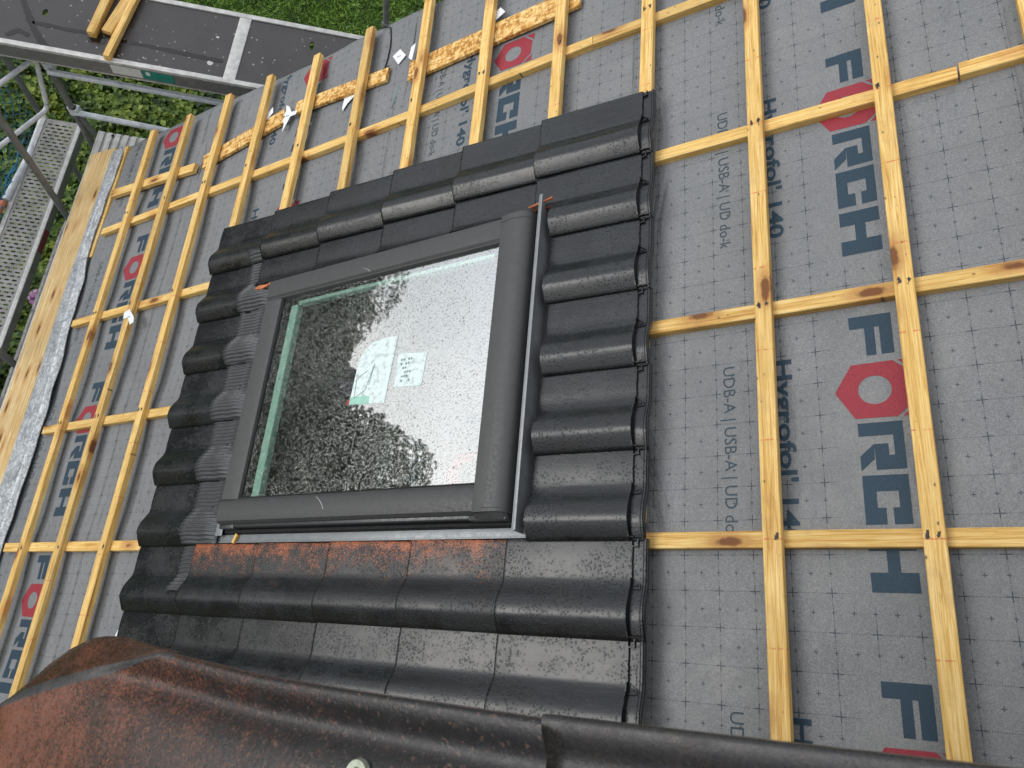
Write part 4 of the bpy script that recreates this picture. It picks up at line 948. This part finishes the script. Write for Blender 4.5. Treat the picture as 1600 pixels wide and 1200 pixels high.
tag(tube_obj('guard_rail', [(-3.64, 1.215, -2.85), (-2.3, 1.170, -2.85)], .022, GALV), 'lower silver guard rail running from the corner post under the verge', 'guard rail', G4)
tag(tube_obj('short_brace', [(-3.60, 1.215, -2.9), (-3.55, 1.24, -3.3), (-3.52, 1.26, -3.6)], .02, TUBED), 'short dark brace below the lower guard rail', 'brace')
gf = [(-4.02, -.6, -2.3), (-3.90, .82, -2.3)] + bend((-3.90, .82, -2.3), (-3.69, 1.205, -2.3), (-3.735, 1.13, -2.7), .05) + bend((-3.72, 1.15, -2.5), (-3.742, 1.115, -2.72), (-3.889, .848, -2.72), .06) + [(-3.889, .848, -2.72), (-4.2, .3, -2.72)]
tag(tube_obj('scaffold_rail', gf, .017, GALV), 'rounded silver guard frame at the upper left edge', 'guard rail')
tag(tube_obj('outer_ledger', [(-4.135, 1.49, -3.35), (-4.10, 1.05, -3.3), (-4.13, .62, -3.28)], .026, GALV), 'silver tube along the outer side of the perforated deck', 'scaffold tube')
tag(tube_obj('rusty_tube', [(-4.135, .60, -3.28), (-4.21, .20, -3.28)], .026, RUST), 'rust red tube end below the blue net', 'scaffold tube')
tag(tube_obj('weathered_pole', [(-3.60, 1.16, -3.35), (-3.645, .80, -3.35), (-3.69, .45, -3.35), (-3.70, -.2, -3.36), (-3.70, -2, -3.36)], .021, metal('mottled_tube', (.26, .25, .23), .6, .55, 28, .3)), 'mottled weathered tube between the two eave decks', 'scaffold tube')
# lower storey platform seen at the bottom left
bm = bmesh.new(); add_box(bm, -3.9, -3.3, -3.0, -.72, -.02, .02, .003); tag(bm_obj('lower_platform', bm, TUBED, mat=Matrix.Translation((0, 0, -3.9))), 'dark lower platform below the deck at the left edge', 'scaffold deck')
# blue net
NET = flat('blue_net_cord', (.02, .16, .26), .6, var=.4)
bm = bmesh.new(); ny, nzv = 30, 20
def npnt(i, j): y = 1.42-i*.062; z = -2.35-j*.062; return Vector((-4.20-.10*nz(y*1.5, z*1.5)-.05*math.sin(j*.4), y+.02*nz(i*.7, j*.7), z+.02*nz(i*.5, j*.9, 4)))
for i in range(ny):
    for j in range(nzv):
        a = npnt(i, j)
        for b in ((npnt(i+1, j+1), npnt(i+1, j-1)) if (i+j) % 2 == 0 else ()): 
            if j > 0: add_tube(bm, [a, (a+b)/2+Vector((0, 0, -.004)), b], .0027, 4, False)
        if (i+j) % 2 == 1 and j > 0 and i < ny-1:
            for b in (npnt(i+1, j+1), npnt(i+1, j-1)): add_tube(bm, [a, b], .0027, 4, False) if 0 else None
add_tube(bm, [npnt(i, 0) for i in range(ny)], .006, 6); add_tube(bm, [Vector((-4.18, 1.2-.1*k, -3.30+.03*math.sin(k*2.1))) for k in range(16)], .008, 6)
for k in range(14):
    y = .9-.12*k; add_tube(bm, [Vector((-4.13+.03*math.sin(k*3), y, -3.25)), Vector((-4.2, y-.06, -3.32)), Vector((-4.12, y-.10, -3.27))], .006, 5)
tag(bm_obj('safety_net', bm, NET), 'blue mesh safety net hanging along the scaffold at the left edge', 'net')

# ---------------------------------------------------------------- ground cover, lawn, flowers
def leaf_mat(name, a, b, c_):
    M = Mat(name, .55, .4); at_ = M.n.new('ShaderNodeAttribute'); at_.attribute_name = 'tone'
    M.col(M.ramp(at_.outputs['Fac'], [(0, a), (.5, b), (1, c_)])); M.p.inputs['Subsurface Weight'].default_value = 0
    return M.m
def leaves(name, P, size, tilt, mat, label=None, aspect=1.5, kindstuff=True, tone=None, cat=None, group=None, parent=None, matw=None, fold=.25):
    n = len(P); th = rng.uniform(0, 2*np.pi, n); ax = np.stack([np.cos(th), np.sin(th), rng.normal(0, tilt, n)], 1); ax /= np.linalg.norm(ax, axis=1)[:, None]
    up = np.stack([rng.normal(0, tilt, n), rng.normal(0, tilt, n), np.ones(n)], 1); sd_ = np.cross(ax, up); sd_ /= np.linalg.norm(sd_, axis=1)[:, None]; nn = np.cross(sd_, ax)
    s = (size*rng.uniform(.6, 1.3, n))[:, None]
    V = np.stack([P-ax*s*aspect/2, P+sd_*s/2+nn*s*fold, P+ax*s*aspect/2, P-sd_*s/2+nn*s*fold], 1).reshape(-1, 3)
    F = np.stack([np.arange(n)*4, np.arange(n)*4+1, np.arange(n)*4+2, np.arange(n)*4, np.arange(n)*4+2, np.arange(n)*4+3], 1).reshape(-1, 3)
    me = bpy.data.meshes.new(name); me.vertices.add(len(V)); me.vertices.foreach_set('co', V.ravel().astype(np.float32)); me.loops.add(F.size); me.loops.foreach_set('vertex_index', F.ravel().astype(np.int32))
    me.polygons.add(len(F)); me.polygons.foreach_set('loop_start', (np.arange(len(F))*3).astype(np.int32)); me.update(calc_edges=True)
    t = tone if tone is not None else rng.uniform(0, 1, n)
    a = me.attributes.new('tone', 'FLOAT', 'POINT'); a.data.foreach_set('value', np.repeat(np.clip(t, 0, 1), 4).astype(np.float32))
    o_ = link(name, me, mat, parent=parent, mat=matw)
    if label: tag(o_, label, cat, group)
    if kindstuff: o_['kind'] = 'stuff'
    return o_
def bumpy(P, sc, amp): return np.array([noise.noise(Vector((a*sc, b*sc, 0))) for a, b in P[:, :2]])*amp
n = 80000; P = np.stack([rng.uniform(-7.6, -2.6, n), rng.uniform(-2.2, 4.9, n), np.zeros(n)], 1); P = P[P[:, 1] < 4.35-(P[:, 0]+3.2)*.35]
h = .22+bumpy(P, 1.6, .22)+bumpy(P, 6, .10); P[:, 2] = GZ+np.clip(h, .04, .6)*rng.uniform(.25, 1, len(P))**.6
tone = np.clip(.45+bumpy(P, 2.5, .5)+rng.normal(0, .22, len(P)), 0, 1)
leaves('ground_cover', P, .062, .38, leaf_mat('cover_leaf', (.010, .028, .003), (.070, .13, .011), (.24, .30, .035)), 'dense leafy green ground cover below the scaffold', 1.35, True, tone, 'ground cover')
n = 70000; P = np.stack([rng.uniform(-5.5, .6, n), rng.uniform(3.6, 8.6, n), np.zeros(n)], 1); P = P[P[:, 1] > 4.0-(P[:, 0]+3.2)*.35]
P[:, 2] = GZ+rng.uniform(.005, .05, len(P)); tone = np.clip(.5+bumpy(P, 3, .5)+rng.normal(0, .2, len(P)), 0, 1)
leaves('lawn_grass', P, .016, 1.0, leaf_mat('grass_blade', (.045, .095, .010), (.11, .21, .018), (.20, .32, .04)), 'short green lawn grass beyond the verge', 5, True, tone, 'grass', fold=.1)
# pink flower head
fl_ = empty('pink_flower', Matrix.Translation((-4.72, .69, -5.3))); tag(fl_, 'round pink flower cluster seen between the eave decks', 'flower')
P = rng.normal(0, 1, (260, 3)); P /= np.linalg.norm(P, axis=1)[:, None]; P *= .085*rng.uniform(.7, 1, 260)[:, None]
leaves('blossom', P, .035, .8, leaf_mat('pink_petal', (.25, .10, .28), (.45, .22, .42), (.65, .40, .55)), kindstuff=False, parent=fl_)
bm = bmesh.new(); add_tube(bm, [(0, 0, -.7), (.02, .01, -.3), (0, 0, 0)], .006, 6); bm_obj('stem', bm, flat('green_stem', (.05, .10, .02)), parent=fl_)
# bright shrub mass between decks
# ---------------------------------------------------------------- trees across the garden (seen reflected in the glass), plus unseen ones added to darken the tile sides
BARK = flat('bark', (.06, .045, .03), .9, var=.4, nscale=12); LEAFT = leaf_mat('tree_leaf', (.07, .085, .05), (.10, .12, .06), (.13, .155, .08))
def crown_points(n, rx, rz, lob):
    cs = [(random.uniform(-.6, .6)*rx, random.uniform(-.6, .6)*rx, random.uniform(-.55, .6)*rz, random.uniform(.35, .6)) for _ in range(lob)]; out = []
    for cx, cy, cz, r_ in cs:
        q_ = rng.normal(0, 1, (n//lob, 3)); q_ /= np.linalg.norm(q_, axis=1)[:, None]; q_ *= (rng.uniform(.5, 1, n//lob)**.5)[:, None]; out.append(q_*[rx*r_, rx*r_, rz*r_]+[cx, cy, cz])
    return np.concatenate(out)
def tree(x, y, H, rx, label, nleaf=22000, tw=.25):
    root = empty('garden_tree', Matrix.Translation((x, y, GZ))); tag(root, label, 'tree', 'trees across the garden')
    bm = bmesh.new(); add_tube(bm, [(0, 0, 0), (.1, 0, H*.3), (0, .1, H*.6), (0, 0, H*.85)], tw*.6, 8)
    for k in range(7):
        t = random.uniform(0, 6.28); z = H*random.uniform(.3, .65); add_tube(bm, [(0, 0, z), (rx*.4*math.cos(t), rx*.4*math.sin(t), z+H*.1), (rx*.8*math.cos(t), rx*.8*math.sin(t), z+H*.18)], tw*.22, 6)
    bm_obj('trunk', bm, BARK, parent=root); P = crown_points(nleaf, rx, H*.42, 14); P[:, 2] += H*.58; tone = np.clip(.5+P[:, 2]/H*.2+rng.normal(0, .25, len(P)), 0, 1)
    leaves('crown', P, .17, .7, LEAFT, kindstuff=False, parent=root, tone=tone, aspect=1.3)
def pol(az, d): a = math.radians(az); return -1+d*math.cos(a), -1.4+d*math.sin(a)
specs = [(148, 34, 9.3, 4.5), (153, 37, 9.1, 4.8), (157, 33, 7.7, 4.6), (160.5, 36, 7.8, 4.6), (168.6, 19, 9.6, 2.3), (163.8, 24, 8.6, 1.9), (173, 34, 8.6, 5), (143, 36, 7.2, 5), (138, 34, 7.4, 5), (184, 27, 11.5, 5), (193, 24, 13, 5), (203, 25, 14.5, 5.5), (213, 23, 14, 5), (223, 25, 15, 5.5), (234, 24, 14, 5), (246, 24, 13, 5)]  # trees past the sun's azimuth are unseen, added to darken tile-side reflections
lt_ = ['broad leafy', 'low rounded', 'bushy', 'wide dark', 'tall narrow', 'ragged', 'spreading', 'short broad', 'dense round', 'high oval', 'tall broad', 'very tall rounded', 'tall leaning', 'tallest domed', 'tall shaggy', 'tall uneven']
for (az, d, H, rx), wd in zip(specs, lt_):
    x, y = pol(az, d); tree(x, y, H, rx, ('%s green tree beyond the lawn, mirrored in the skylight glass' if az < 180 else '%s green tree out of view, added to darken the wet tile sides') % wd)
x, y = pol(166, 45)
nb = empty('neighbour_house', Matrix.Translation((x, y, GZ)) @ Matrix.Rotation(math.radians(-10), 4, 'Z')); tag(nb, 'neighbouring house with grey walls and dark pitched roof beyond the trees', 'house')
bm = bmesh.new(); add_box(bm, -4, 4, -5, 5, 0, 5.5); bm_obj('wall', bm, PLASTER, parent=nb)
bm = bmesh.new(); A = [bm.verts.new((s*4.6, -5.4, 5.501)) for s in (-1, 1)]+[bm.verts.new((0, -5.4, 9))]; B = [bm.verts.new((s*4.6, 5.4, 5.501)) for s in (-1, 1)]+[bm.verts.new((0, 5.4, 9))]
bm.faces.new(A); bm.faces.new(B[::-1])
for i in range(3): bm.faces.new((A[i], A[(i+1) % 3], B[(i+1) % 3], B[i]))
bm_obj('roof', bm, flat('dark_slate', (.05, .045, .045), .6), parent=nb)
for yy in (-2.8, 0, 2.8):
    bm = bmesh.new(); add_box(bm, 4.001, 4.06, yy-.6, yy+.6, 3.2, 4.5); bm_obj('window', bm, flat('window_dark', (.03, .035, .04), .1), parent=nb)
